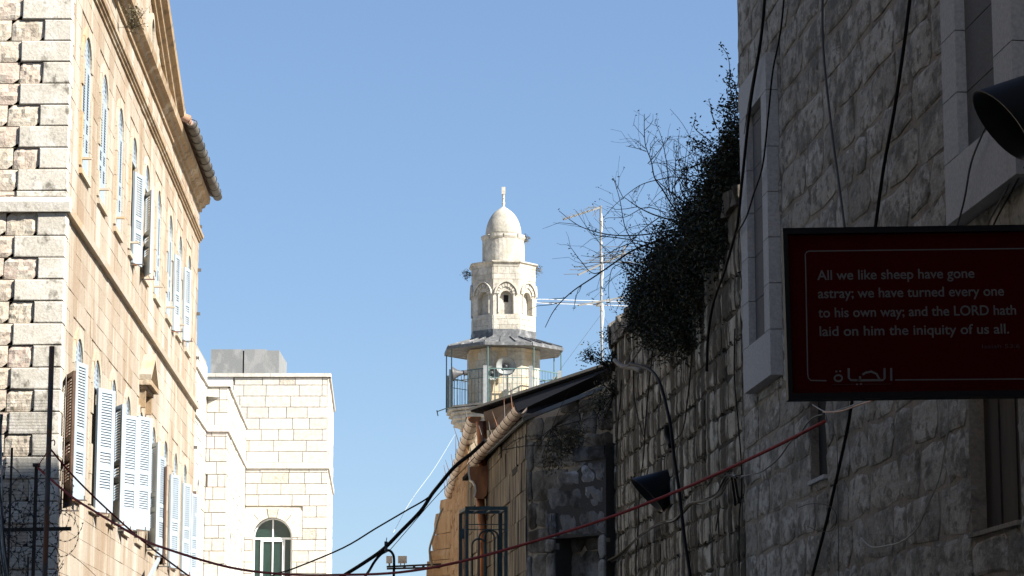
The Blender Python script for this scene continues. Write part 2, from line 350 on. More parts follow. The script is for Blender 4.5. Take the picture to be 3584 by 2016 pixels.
# ================================================================== left building
L = wall_vp(203, 1450, 33, 1440, 1); LF = Wall(L.O, (1, 0), 1); END = L.hit(697, 800)[0]
C0 = L.O
B = thing('stone_building', (L.O.x-2, L.O.y+5, 0), 'tall cream and tan stone building with pale blue louvred shutters and rough quoined corner', 'building')
zS = L.hit(224.6, 744)[1]; STR0, STR1 = zS, zS+.2
ZM = L.hit(480, 350)[1]; MOL0, MOL1 = ZM, ZM+.17
ZC0 = L.hit(604, 507)[1]; ZC1 = ZC0+.34
U_TOP, U_BOT = L.hit(356, 232)[1], L.hit(350, 705)[1]
W_TOP, W_BOT = L.hit(588, 1550)[1], L.hit(345, 1790)[1]
HWN, RAD = .44, .44
ucen = [L.hit(px, 800)[0] for px in (287, 351, 410, 461, 508, 552, 594, 630, 663)]
holes = []
for k, u in enumerate(ucen):
    holes.append((u-HWN, u+HWN, U_BOT, U_TOP)); holes.append((u-HWN, u+HWN, W_BOT, W_TOP))
SUR = .17
big = [(h[0]-SUR, h[1]+SUR, h[2], h[3]+SUR) for h in holes]
wl = MB(); plate(wl, L, 0, END, 0, ZC1+.1, holes, -.014)
for h in holes: niche(wl, L, h, -.014, .3)
plate(wl, LF, -9, 0, 0, ZC1+.1, [], -.035)
wl.add([L.p(END,0,-.035),L.p(END,0,-9),L.p(END,ZC1+.1,-9),L.p(END,ZC1+.1,-.035)], [(0,1,2,3)])
wl.build('wall', 'front_joint', B)
rm = MB()
rm.add([L.p(0.1,0,-.45),L.p(END-.1,0,-.45),L.p(END-.1,ZC1,-.45),L.p(.1,ZC1,-.45)], [(0,1,2,3)]); rm.build('interior', 'dark_room', B)
# courses of the facade (stones in fine joints)
CH = 79*33/F
z_q = LF.hit(130, 1363.5)[1]                          # a bed joint of the quoins
zlow = z_q-CH*9
bands = [(zlow, STR0), (STR1, MOL0), (MOL1, ZC0)]
rects = []
zq0 = zlow
for bi, (a, b_) in enumerate(bands):
    rects += lay(.16, END, a if bi else zlow, b_, CH, (.35,.75), big, seed=20+bi)
rects = [q for q in rects if proj(L.p(q[0], q[2]))[1] < 2150 and proj(L.p(q[1], q[3]))[1] > -150]
masonry(L, rects, B, 'facade_stone', ashlar, gap=.005, d0=-.05, d1=0, bev=.003, seed=4, jit=.004, most=285)
pl = MB()
for a, b_, c, d in lay(.16, END, 0, zlow, CH, (3,5), seed=3): ashlar(pl, L, (a,b_,c,d), .01, -.05, 0, .004, random.Random(1))
for a, b_, c, d in lay(-9, 0, 0, zlow, CH, (3,5), seed=3): ashlar(pl, LF, (a,b_,c,d), .01, -.05, 0, .004, random.Random(1))
pl.build('plinth', 'facade_stone', B, kind='stuff')
# quoins: alternately long and short, proud of both faces
rg = random.Random(5); k = 0; z = z_q-CH*9; row = 0; rough_rects = []
while z < ZC1:
    z1 = z+CH; long_ = (round((z-z_q)/CH) % 2 == 0)
    if z < STR1 and z1 > STR0-.02:
        lo, hi = z, z1
        if z < STR0-.1: z1 = STR0
        elif STR1 < hi-.06: z = STR1; z1 = hi
        else: z += CH; continue
    if z >= STR1-.001 and not (z1 <= STR0): long_ = (round((z-LF.hit(130,603)[1])/CH) % 2 == 1)
    Lq = (.64 if long_ else .34)+rg.uniform(-.02,.02); Rq = .05 if long_ else .18
    q = MB(); p = .022+rg.uniform(0,.006); g_ = .006; b_ = .012
    x0, x1 = -Lq, 0+p
    V = lambda u, zz, d, w_=LF: w_.p(u, zz, d)
    # front block that wraps the corner
    fr = [V(-Lq+g_,z+g_,-.04),V(x1-.0,z+g_,-.04),V(x1,z1-g_,-.04),V(-Lq+g_,z1-g_,-.04)]
    rubble_ = [(-Lq+g_,z+g_),(x1,z+g_),(x1,z1-g_),(-Lq+g_,z1-g_)]; I = [(-Lq+g_+b_,z+g_+b_),(x1-b_*.6,z+g_+b_),(x1-b_*.6,z1-g_-b_),(-Lq+g_+b_,z1-g_-b_)]
    vs = [V(*c,-.04) for c in rubble_]+[V(*c,p-b_*.6) for c in rubble_]+[V(*c,p+rg.uniform(-.004,.004)) for c in I]
    q.add(vs, [(i,(i+1)%4,(i+1)%4+4,i+4) for i in range(4)]+[(i+4,(i+1)%4+4,(i+1)%4+8,i+8) for i in range(4)]+[(8,9,10,11)])
    q.wbox(L, -.0, Rq+.12, z+g_, z1-g_, -.03, p)
    if proj(V(0,z,0))[1] < 2100 and proj(V(0,z1,0))[1] > -120: q.build('quoin', 'quoin_stone', B)
    rough_rects.append((z, z1, Lq)); z = z1
rr = []
for i, (a, b_, q_) in enumerate(rough_rects):
    if proj(LF.p(0,a))[1] > 2150: continue
    r2 = random.Random(i+90); u = -q_
    while u > -1.9:
        l = r2.uniform(.42,.62) if u < -.5 else r2.uniform(.30,.45); rr.append((u-l, u, a, b_)); u -= l
def rough_ash(mb, w, q, gap, d0, d1, bev, rg, jit=.012):
    a, b, c, d = q; g = gap/2; a += g; b -= g; c += g; d -= g; n, m = 7, 5
    us = [a+(b-a)*i/n for i in range(n+1)]; zs = [c+(d-c)*j/m for j in range(m+1)]; vs = []; fs = []
    for j in range(m+1):
        for i in range(n+1):
            e = i in (0,n) or j in (0,m)
            vs.append(w.p(us[i]+(0 if e else rg.uniform(-.015,.015)), zs[j], d1-bev if e else d1+rg.uniform(-jit,jit)))
    for j in range(m):
        for i in range(n): fs.append((j*(n+1)+i, j*(n+1)+i+1, (j+1)*(n+1)+i+1, (j+1)*(n+1)+i))
    mb.add(vs, fs); mb.wbox(w, a, b, c, d, d0, d1-bev)
masonry(LF, rr, B, 'rough_stone', rough_ash, gap=.012, d0=-.05, d1=.002, bev=.012, seed=8)
# string course, moulding and cornice
def course(w, u0, u1, prof, n_len, name, mat, parent, seed=1, ends=0):   # prof: (z, d) closed outline; split into stones
    r = random.Random(seed); u = u0
    while u < u1-.01:
        b_ = min(u+r.uniform(*n_len), u1); 
        if u1-b_ < .3: b_ = u1
        m = MB(); m.loft([[w.p(u+.003, z_, d_) for z_, d_ in prof], [w.p(b_-.003, z_, d_) for z_, d_ in prof]]); m.build(name, mat, parent); u = b_
sp = [(STR0,-.04),(STR0,.07),(STR0+.13,.085),(STR0+.2,.03),(STR0+.2,-.04)]
course(L, .0, END, [(STR0,-.04),(STR0,.075),(STR0+.09,.09),(STR0+.2,.01),(STR0+.2,-.04)], (.9,1.5), 'string_course', 'facade_trim', B, 2)
course(LF, -2.4, .09, [(STR0,-.04),(STR0,.075),(STR0+.13,.09),(STR0+.2,.04),(STR0+.2,-.04)], (.7,.9), 'string_course', 'quoin_stone', B, 3)
a = MOL0
course(L, 0, END+.06, [(a,-.04),(a,.03),(a+.045,.04),(a+.05,.065),(a+.085,.07),(a+.09,.095),(a+.15,.10),(a+.17,.04),(a+.17,-.04)], (1.2,2.0), 'moulding', 'cornice_stone', B, 5)
a = ZC0
course(L, 0, END+.12, [(a,-.04),(a,.04),(a+.08,.05),(a+.09,.10),(a+.16,.13),(a+.18,.2),(a+.30,.22),(a+.34,.18),(a+.34,-.04)], (.8,1.4), 'cornice', 'cornice_stone', B, 6)
# roofs: eaves either side of a gable
uG0, uGc = L.hit(508, -300)[0]-3.9, L.hit(508, 300)[0]
uG1 = uGc+4.6; uG0 = uGc-4.6; ZG = ZC1+1.42
gb = MB(); gb.wprism(L, [(uG0,ZC1-.02),(uG1,ZC1-.02),(uGc,ZG)], -.6, -.012)
gw = MB()
for row in range(6):
    zz = ZC1+row*.25; half = (ZG-zz)/(ZG-ZC1)*4.6; hw2 = (ZG-zz-.25)/(ZG-ZC1)*4.6
    if hw2 < .2: break
    for a_, b2, c_, d_ in lay(uGc-hw2, uGc+hw2, zz, zz+.25, .25, (.4,.75), [(uGc+.35,uGc+.95,ZC1+.15,ZC1+.95)], seed=row+60): ashlar(gw, L, (a_,b2,c_,d_), .008, -.05, 0, .004, rg, .005)
gb.build('gable_backing', 'facade_stone', B); gw.build('gable_stones', 'facade_stone', B, kind='stuff')
gv = MB(); arch_ring(gv, L, uGc+.65, ZC1+.65, .22, .32, -.01, .05, zbot=ZC1+.2); gv.build('gable_window_surround', 'facade_trim', B)
gv = MB(); gv.wprism(L, [(uGc+.43,ZC1+.2),(uGc+.87,ZC1+.2)]+arcpts(uGc+.65,ZC1+.65,.22), -.012, .004); gv.build('gable_window', 'dark_room', B)
for sgn in (-1, 1):
    prof = [(0,-.3),(0,.05),(.07,.07),(.08,.13),(.16,.16),(.18,.24),(.27,.26),(.32,.2),(.32,-.3)]
    A_, B_ = (uGc+sgn*5.0, ZC1-.12), (uGc, ZG+.02)
    for j in range(5):
        t0, t1 = j/5, (j+1)/5; m = MB()
        P0 = (A_[0]+(B_[0]-A_[0])*t0, A_[1]+(B_[1]-A_[1])*t0); P1 = (A_[0]+(B_[0]-A_[0])*t1, A_[1]+(B_[1]-A_[1])*t1)
        m.loft([[L.p(P0[0], P0[1]+z_, d_) for z_, d_ in prof], [L.p(P1[0], P1[1]+z_, d_) for z_, d_ in prof]]); m.build('raking_cornice', 'cornice_stone', B)
def roof_slope(u0, u1):
    e = .3; zz = ZC1+.02; m = MB()
    m.add([L.p(u0,zz+.04,e),L.p(u1,zz+.04,e),L.p(u1,zz+2.1,-4.5),L.p(u0,zz+2.1,-4.5),L.p(u0,zz-.02,e),L.p(u1,zz-.02,e),L.p(u1,zz+1.9,-4.5),L.p(u0,zz+1.9,-4.5)], [(0,1,2,3),(7,6,5,4),(0,4,5,1),(1,5,6,2),(3,2,6,7),(0,3,7,4)])
    rf = m.build('roof', 'brown_board_leaf_shade', B)
    r = random.Random(2); t = MB(); n = int((u1-u0)/.22)
    for i in range(n):
        u = u0+(i+.5)*(u1-u0)/n; pts = [L.p(u, zz+.07+2.06*s, e+.03-4.8*s) for s in (0,.15,.5,1)]
        t.tube(pts, .085, 8)
    t.build('roof_tiles', 'clay_tile', rf, smooth=True, kind='stuff')
    gm = MB(); d = e+.06; n = 10; zg = zz+.02                              # half-round gutter
    ring = lambda u: [L.p(u, zg-.10*math.sin(a), d-.10*math.cos(a)) for a in [math.pi*i/n for i in range(n+1)]]+[L.p(u, zg-.085*math.sin(a), d-.085*math.cos(a)) for a in [math.pi*i/n for i in range(n,-1,-1)]]
    k = max(2, int((u1-u0)/1.9)); 
    for i in range(k):
        gm = MB(); a_, b2 = u0+(u1-u0)*i/k, u0+(u1-u0)*(i+1)/k; dz = r.uniform(-.012,.012)
        ra, rb = ring(a_+.01), ring(b2-.01); gm.loft([[q+Vector((0,0,dz)) for q in ra], [q+Vector((0,0,dz*.3)) for q in rb]]); gm.build('roof_gutter', 'slate_tile', B, smooth=True)
    wm = MB(); nb = int((u1-u0)/.62)
    for i in range(nb):
        u = u0+.2+i*.62; wm.tube([L.p(u, zg-.108*math.sin(a), d-.108*math.cos(a)) for a in [math.pi*j/8*1.15 for j in range(9)]]+[L.p(u, zg+.12, d-.1)], .008, 4)
    wm.build('gutter_hooks', 'iron', B, kind='stuff')
roof_slope(uG1+.1, END+.25); roof_slope(-.3, uG0-.1)
back = MB()
for (u0, u1) in ((0, END),): back.add([L.p(u0,ZC1+2.1,-4.5),L.p(u1,ZC1+2.1,-4.5),L.p(u1,ZC1,-9),L.p(u0,ZC1,-9)], [(0,1,2,3)])
back.build('roof', 'clay_tile', B)
# windows
def surround(u, zb, zt, nm):
    zs = zt-RAD; m = MB()
    arch_plate(m, L, u, RAD-.03, zs, zt+SUR-.004, HWN+SUR-.006, -.05, -.004)
    for s_ in (-1, 1): m.wprism(L, [(u+s_*(HWN-.03),zb),(u+s_*(HWN+SUR-.006),zb),(u+s_*(HWN+SUR-.006),zs),(u+s_*(HWN-.03),zs)], -.05, -.004)
    w_ = m.build('window', 'facade_stone', B)
    r = random.Random(int(u*100)+int(zb)); A = [(u+(RAD-.035)*math.cos(math.pi*i/5), 0) for i in range(6)]
    for i in range(5):
        m = MB(); arch_ring(m, L, u, zs, RAD-.035, RAD+.115, -.02, .018+r.uniform(0,.01), n=4, a0=math.pi*i/5+.008, a1=math.pi*(i+1)/5-.008); m.build('voussoir', 'facade_trim', w_)
    nj = 4
    for s_ in (-1, 1):
        zz = zb
        for i in range(nj):
            h_ = (zs-zb)/nj; a_, b2 = sorted((u+s_*(HWN-.035), u+s_*(HWN+.115))); m = MB(); m.wbox(L, a_, b2, zz+.004, zz+h_-.004, -.02, .026+r.uniform(0,.012) if r.random() < .7 else .008); m.build('jamb_stone', 'facade_trim', w_); zz += h_
    m = MB(); m.wprism(L, [(u-HWN-.06,zb-.10),(u+HWN+.06,zb-.10),(u+HWN+.06,zb-.02),(u-HWN-.06,zb-.02)], -.05, .045); m.build('sill', 'facade_trim', w_)
    return w_
def leaf(w_, Pt, wd, zb, zt, nslat, arched=None, mat='shutter_paint', dark=False):
    """Pt(x, z, d): x across the leaf 0..wd, d outward of its face. frame, slats in two panels, both sides"""
    m = MB(); st = .085; th = .018
    def bx(x0, x1, z0, z1, d0, d1): m.hexa([Pt(x0,z0,d0),Pt(x1,z0,d0),Pt(x1,z0,d1),Pt(x0,z0,d1),Pt(x0,z1,d0),Pt(x1,z1,d0),Pt(x1,z1,d1),Pt(x0,z1,d1)])
    bx(0,st,zb,zt,-th,th); bx(wd-st,wd,zb,zt,-th,th)
    zm = zb+(zt-zb)*.36; parts = [(zb+.32, zm-.04), (zm+.04, zb+(zt-zb)*.5-.03), (zb+(zt-zb)*.5+.03, zt-.06)]
    for a_, b2 in ((zb,zb+.32),(zm-.04,zm+.04),(zb+(zt-zb)*.5-.03,zb+(zt-zb)*.5+.03),(zt-.06,zt)): bx(st,wd-st,a_,b2,-th*.9,th*.9)
    o = m.build('shutter', mat, w_)
    s = MB()
    for a_, b2 in parts:
        n = max(2, int(round((b2-a_)/.040)))
        for i in range(n):
            z_ = a_+(b2-a_)*(i+.5)/n
            s.hexa([Pt(st,z_-.020,th*.75),Pt(wd-st,z_-.020,th*.75),Pt(wd-st,z_-.015,th*.8),Pt(st,z_-.015,th*.8),Pt(st,z_+.019,-th*.8),Pt(wd-st,z_+.019,-th*.8),Pt(wd-st,z_+.026,-th*.75),Pt(st,z_+.026,-th*.75)])
    s.build('louvres', mat, w_, kind='stuff')
    return o
def fan(w_, u, zs, zt):                                # arched head panel with round holes
    m = MB(); d = -.016; r = RAD-.04; m2 = []
    arch_ring(m, L, u, zs, r-.05, r, d-.02, d+.012); m.wbox(L, u-.025, u+.025, zs, zs+r-.04, d-.02, d+.014); m.wbox(L, u-r, u+r, zs-.03, zs+.02, d-.02, d+.014)
    st = .068; n = int(r/st)+1
    for i in range(-n, n+1):
        for j in range(0, n+1):
            cx, cz = i*st+(st/2 if j % 2 else 0), j*st+.05
            if math.hypot(abs(cx)+st*.5, cz+st*.5) > r: continue
            q = [(-.5,-.5),(.5,-.5),(.5,.5),(-.5,.5)]; inn = [(-.25,-.25),(.25,-.25),(.25,.25),(-.25,.25)]
            vs = [L.p(u+cx+x*st, zs+cz+z_*st, d) for x, z_ in q]+[L.p(u+cx+x*st, zs+cz+z_*st, d) for x, z_ in inn]
            m.add(vs, [(k_,(k_+1)%4,(k_+1)%4+4,k_+4) for k_ in range(4)])
    m.build('lattice', 'shutter_paint', w_)
def closed(w_, u, zb, zt, side=(0,1)):
    zs = zt-RAD+.02
    for s_ in side:
        x0 = u-HWN+.035 if s_ == 0 else u+.004
        leaf(w_, lambda x, z_, d: L.p(x0+x, z_, d-.012), HWN-.04, zb+.01, zs-.03, 30)
    fan(w_, u, zs, zt)
def opened(w_, pxl, pxr, pyt, pyb, lit, wd=.43, mat='shutter_paint'):
    uh, zt_ = L.hit(pxl, pyt, .03); zb_ = L.hit(pxl, pyb, .03)[1]; best = None
    for i in range(1, 179):
        th = R(i); dv = L.U*math.cos(th)+L.N*math.sin(th)
        q = L.p(uh, zt_, .03)+dv*wd; e = abs(proj(q)[0]-pxr)
        if lit and i > 90: continue
        if (not lit) and i <= 90: continue
        if best is None or e < best[0]: best = (e, dv)
    dv = best[1]; nn = Vector((dv.y, -dv.x, 0)); o_ = L.p(uh, 0, .03)
    lf = leaf(w_, lambda x, z_, d: o_+dv*x+nn*d+Vector((0,0,z_)), wd, zb_, zt_, 30, mat=mat)
    m = MB(); zz = zb_-.03                                # iron stay under the leaf
    m.bar(L.p(uh+.02,zz,-.0), L.p(uh+.02,zz,.22), .02); m.bar(L.p(uh+.02,zz,.2), L.p(uh+.02,zz+.06,.2), .016); m.build('stay', 'rusty_iron', w_)
for i, u in enumerate(ucen):
    w_ = surround(u, U_BOT, U_TOP, i)
    if i in (0,1,2,5,6): closed(w_, u, U_BOT, U_TOP)
    else: fan(w_, u, U_TOP-RAD+.02, U_TOP)
    if i == 3: opened(w_, 470, 502, 600, 932, True); 
    if i == 4: opened(w_, 509, 534, 680, 983, False, mat='shutter_paint')
    if i == 7: opened(w_, 611, 630, 888, 1165, True); leaf(w_, lambda x, z_, d: L.p(u+.004+x, z_, d-.012), HWN-.04, U_BOT+.01, U_TOP-RAD, 30)
    if i == 8: opened(w_, 645, 667, 934, 1198, True); leaf(w_, lambda x, z_, d: L.p(u+.004+x, z_, d-.012), HWN-.04, U_BOT+.01, U_TOP-RAD, 30)
    m = MB(); m.wbox(L, u-.46, u-.40, U_BOT+.1, U_BOT+.13, 0, .16); m.wbox(L, u-.41, u-.40, U_BOT+.1, U_BOT+.13, .1, .17); m.build('shutter_catch', 'facade_trim', w_)
lows = []
for i, u in enumerate(ucen):
    w_ = surround(u, W_BOT, W_TOP, i); lows.append(w_); fan(w_, u, W_TOP-RAD+.02, W_TOP)
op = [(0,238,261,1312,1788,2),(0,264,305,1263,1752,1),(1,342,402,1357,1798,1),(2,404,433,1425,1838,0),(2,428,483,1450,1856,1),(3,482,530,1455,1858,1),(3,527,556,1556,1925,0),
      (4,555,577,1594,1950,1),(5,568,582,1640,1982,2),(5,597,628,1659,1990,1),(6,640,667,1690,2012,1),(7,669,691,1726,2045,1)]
for i, a_, b2, t_, bb, lit in op: opened(lows[i], a_, b2, t_, bb, lit == 1, mat='brown_board_leaf_shade' if lit == 2 else 'shutter_paint')  # brown leaves are the same paint, with their shade put into the colour
# small gabled hood above the fifth lower window
uh = L.hit(500, 1400)[0]; z0_, z1_ = L.hit(500, 1352)[1], L.hit(500, 1262)[1]; hw_ = .62; dp = .2
hd = MB(); hd.wprism(L, [(uh-hw_,z0_),(uh+hw_,z0_),(uh+hw_,z0_+.06),(uh,z1_+.02),(uh-hw_,z0_+.06)], -.02, .05); ho = hd.build('window_hood', 'facade_trim', B)
hd = MB(); hd.wprism(L, [(uh-hw_-.03,z0_-.05),(uh+hw_+.03,z0_-.05),(uh+hw_+.03,z0_+.03),(uh-hw_-.03,z0_+.03)], -.02, dp); hd.build('hood_cornice', 'cornice_stone', ho)
hd = MB(); hd.wprism(L, [(uh-hw_+.03,z0_-.12),(uh+hw_-.03,z0_-.12),(uh+hw_-.03,z0_-.053),(uh-hw_+.03,z0_-.053)], -.02, dp*.6); hd.build('hood_bed', 'cornice_stone', ho)
for s_ in (-1,1):
    hd = MB(); a1 = (uh+s_*(hw_+.03), z0_+.033); a2 = (uh, z1_+.03)
    pr = [a1, a2, (a2[0], a2[1]+.1), (a1[0]+s_*.02, a1[1]+.09)]; hd.wprism(L, pr, -.02, dp); hd.build('hood_slope', 'facade_trim', ho)
    hd = MB(); x0 = uh+s_*(hw_-.12); hd.wprism(L, [(x0-.05,z0_-.42),(x0+.05,z0_-.42),(x0+.06,z0_-.123),(x0-.06,z0_-.123)], -.02, dp*.5); hd.build('bracket', 'cornice_stone', ho)
# dark iron stubs at the far corner
for k in range(7):
    pz = L.hit(690, 780+160*k); m = MB(); m.bar(L.p(END-.12,pz[1],0), L.p(END-.12,pz[1],.07), .06, .06); m.build('corner_stub', 'rusty_iron', B)
# ================================================================== white stone building beyond
q0 = L.p(END, 0, -.02); VL = 1320
WB = thing('stone_building', (-7, 68, 0), 'white ashlar building with a tall arched window and flat parapet beyond the shuttered facade', 'building')
A1 = Wall(q0, L.U, 1)                                   # carries on the line of the facade
u_a = A1.hit(722, 1500)[0]; cA = A1.p(u_a, 0); YA = cA.y
FA = Wall(cA, (1,0), 1); x1 = at(796, 1500, YA).x; wA = x1-cA.x
rr_ = ray(VL, HZ); SA = Wall((x1, YA), (rr_.x, rr_.y), 1); u_s = SA.hit(862, 1500)[0]; cB = SA.p(u_s, 0); YB = cB.y
xR = at(1149, 1500, YB).x; FB = Wall((cB.x, YB), (1,0), 1); wB = xR-cB.x
SB = Wall((xR, YB), (rr_.x, rr_.y), 1); u_e = SB.hit(1166, 1600)[0]
zTa = FA.hit(760, 1345)[1]; zTb = FB.hit(1000, 1307)[1]; WCH = 39.2*YB/F
zsa0, zsa1 = FA.hit(760, 1511)[1], FA.hit(760, 1488)[1]; zsb0, zsb1 = FB.hit(1000, 1640)[1], FB.hit(1000, 1619)[1]
# arched window of the front
wu0, wu1 = FB.hit(886, 1800)[0], FB.hit(1023, 1800)[0]; wc, wr = (wu0+wu1)/2, (wu1-wu0)/2; wspr = FB.hit(950, 1880)[1]; wt = wspr+wr; wb = FB.hit(950, 2300)[1]
ring_w = FB.hit(1057, 1880)[0]-wu1
xl = FB.hit(700, 1400)[0]
bk = MB()
plate(bk, A1, 0, u_a, 0, zTa+.5, [], -.03); plate(bk, FA, 0, wA, 0, zTa-.02, [], -.03); plate(bk, SA, 0, u_s, 0, zTa-.02, [], -.03)
hB = (wu0, wu1, wb, wt); plate(bk, FB, xl-.5, wB, 0, zTb-.02, [hB], -.03); niche(bk, FB, hB, -.03, .3); plate(bk, SB, 0, u_e, 0, zTb-.02, [], -.03)
bk.box((cB.x-6, YB+.9, 0), (xR-1.1, YB+u_e, zTb-.05))
bk.build('wall', 'pale_joint', WB)
tp = MB(); tp.add([(q0.x-4, q0.y, zTa-.3),(x1-.1, YA+.05, zTa-.3),(cB.x, YB+.1, zTa-.3),(q0.x-4, YB+.1, zTa-.3)], [(0,1,2,3)]); tp.build('lower_roof', 'concrete', WB)
def pale(w, u0, u1, z0, z1, seed, hol=(), ln=(.38,.85)):
    r0 = lay(u0, u1, z0, z1, WCH, ln, hol, seed=seed)
    masonry(w, [q for q in r0 if inview(w.p((q[0]+q[1])/2, q[3]), 120)], WB, 'pale_stone', ashlar, gap=.014, d0=-.05, d1=0, bev=.005, seed=seed, jit=.006, most=120, odd=(.035, 'pitted_stone'))
zb_ = FA.hit(760, 2200)[1]
pale(FB, .0, wB, zb_, zsb0, 31, [(wu0-.0, wu1+.0, wb, wspr), (wc-wr-ring_w, wc+wr+ring_w, wspr, wt+ring_w)])
pale(FB, FB.hit(815,1400)[0], wB, zsb1, zTb-.1, 32)
pale(FA, 0, wA, zb_, zsa0, 33, ln=(.2,.4)); pale(FA, 0, wA, zsa1, zTa-.06, 34, ln=(.2,.4))
pale(SA, 0, u_s, zb_, zsa0, 35, [(u_s*.22,u_s*.22+.5,-9,FA.hit(760,1830)[1]),(u_s*.5,u_s*.5+.5,-9,FA.hit(760,1830)[1]),(u_s*.8,u_s*.8+.5,-9,FA.hit(760,1830)[1])]); pale(SA, 0, u_s, zsa1, zTa-.06, 36)
pale(A1, 0, u_a, zb_, zsa0, 37, [(u_a*.35, u_a*.35+.5, -9, A1.hit(709,1685)[1])], ln=(.5,.9)); pale(A1, 0, u_a, zsa1, zTa+.4, 38, ln=(.5,.9))
pale(SB, 0, u_e, zb_, zTb-.1, 39, ln=(.6,1.2))
def slit(w, u, zt):                                     # narrow arched light in a side wall
    m = MB(); arch_plate(m, w, u+.25, .2, zt-.25, zt, .25, -.05, -.001, n=8); m.wbox(w, u, u+.05, zb_, zt-.25, -.05, -.001); m.wbox(w, u+.45, u+.5, zb_, zt-.25, -.05, -.001); f_ = m.build('window', 'pale_stone', WB)
    m = MB(); m.wprism(w, [(u+.05,zb_),(u+.45,zb_)]+arcpts(u+.25, zt-.25, .2, 8), -.049, -.022); m.build('pane', 'glass', f_)
for s_ in (.22,.5,.8): slit(SA, u_s*s_, FA.hit(760,1830)[1])
slit(A1, u_a*.35, A1.hit(709,1685)[1])
m = MB(); m.wbox(FB, xl, FB.hit(815,1400)[0]-.01, zTa-.6, zTb-.1, -.04, -.002); m.build('plaster_panel', 'plaster', WB)
def cope(w, u0, u1, z0, z1, d, seed, ln=(.6,1.1), nm='coping'): course(w, u0, u1, [(z0,-.25 if nm=='coping' else -.04),(z0,d),(z1,d),(z1,-.25 if nm=='coping' else -.04)], ln, nm, 'pale_stone', WB, seed)
cope(FB, xl-.4, wB+.05, zTb-.09, zTb, .05, 41); cope(SB, 0, u_e, zTb-.09, zTb+.001, .05, 42)
cope(FA, 0, wA+.05, zTa-.055, zTa+.02, .045, 43); cope(SA, 0, u_s, zTa-.055, zTa+.021, .045, 44); cope(A1, 0, u_a-.04, zTa-.055, zTa+.019, .045, 45)
for (w, a_, b2, z0, z1, s_) in ((FB,0,wB+.04,zsb0,zsb1,46),(SB,0,u_e,zsb0,zsb1,47),(FA,0,wA+.04,zsa0,zsa1,48),(SA,0,u_s,zsa0,zsa1,49),(A1,0,u_a-.04,zsa0,zsa1,50)): cope(w, a_, b2, z0, z1, .04, s_, nm='string_course')
wn = MB(); arch_plate(wn, FB, wc, wr+ring_w-.01, wspr, wt+ring_w, wr+ring_w, -.05, -.003, n=14); wo = wn.build('window', 'pale_stone', WB)
for i, (a0, a1) in enumerate(((0,.86),(.88,1.36),(1.38,1.76),(1.78,2.26),(2.28,3.14159))):
    m = MB(); arch_ring(m, FB, wc, wspr, wr, wr+ring_w-.012, -.05, .006 if i != 2 else .02, n=6, a0=a0, a1=a1); m.build('voussoir' if i != 2 else 'keystone', 'pale_stone' if i != 2 else 'pitted_stone', wo)
fm = MB(); d0, d1 = -.2, -.15; arch_ring(fm, FB, wc, wspr, wr-.04, wr-.001, d0, d1, n=14)
fm.wbox(FB, wc-.018, wc+.018, wspr, wt-.03, d0, d1); fm.wbox(FB, wu0, wu1, wspr-.05, wspr, d0, d1+.005)
for x in (wu0+.02, wu1-.02, wc-.36*wr*1.62, wc+.36*wr*1.62): fm.wbox(FB, x-.02, x+.02, wb, wspr-.05, d0, d1)
fm.wbox(FB, wc-.016, wc+.016, wb, wspr-.05, d0, d1+.004)
for x in (wc-.36*wr*1.62, wc+.36*wr*1.62): fm.wbox(FB, x-.045 if x > wc else x+.025, x-.025 if x > wc else x+.045, wb, wspr-.08, d0, d1+.01)
fm.wbox(FB, wc-.36*wr*1.62, wc+.36*wr*1.62, wspr-.1, wspr-.06, d0, d1+.01)
fm.build('frame', 'white_paint', wo)
xs = [wu0+.03, wc-.36*wr*1.62, wc, wc+.36*wr*1.62, wu1-.03]
for i in range(4): m = MB(); m.wbox(FB, xs[i]+.01, xs[i+1]-.01, wb, wspr-.05, -.185, -.178); m.build('pane', 'glass', wo)
for s_ in (0,1):
    m = MB(); A_ = arcpts(wc, wspr, wr-.035, 8, s_*math.pi/2, (s_+1)*math.pi/2); m.wprism(FB, [(wc, wspr)]+A_, -.185, -.178); m.build('pane', 'glass', wo)
# grey concrete box on the roof
Yt = YB+2.5; t0, t1 = at(738,1250,Yt), at(930,1250,Yt); zt0, zt1 = zTb-.3, at(830,1216,Yt).z
tk = thing('rooftop_tank', ((t0.x+t1.x)/2, Yt+1, zt0), 'grey concrete tank box with a vertical seam on the white building roof', 'water tank')
xm = at(852,1250,Yt).x
for a_, b2, nm in ((t0.x, xm-.02,'panel'),(xm+.02, t1.x,'panel')):
    m = MB(); m.box((a_, Yt, zt0), (b2, Yt+2.6, zt1-(.05 if nm else 0))); m.build(nm, 'concrete', tk)
m = MB(); m.box((xm-.018, Yt+.03, zt0), (xm+.018, Yt+2.5, zt1-.08)); m.build('seam', 'dark_metal_shade', tk)
m = MB(); m.box((t1.x+.004, Yt+.06, zt0), (t1.x+.35, Yt+2.4, zt1-.07)); m.build('side_panel', 'concrete', tk)
# ================================================================== minaret
YM = 95.0; mc = at(1762, 1200, YM); pm = (mc-EYE).dot(Vector((0,cp,sp_)))/F; MZ = lambda py: at(1762, py, YM).z
CM = Vector((mc.x, YM, 0)); PH = R(5+22.5)
T = thing('minaret', (mc.x, YM, 0), 'whitewashed octagonal stone minaret with egg-shaped dome and lead balcony canopy', 'minaret')
def r8(hw): return hw*pm/math.sin(R(72.5))
def O8(m, prof, cap=True): return m.lathe(CM, prof, 8, PH, cap)
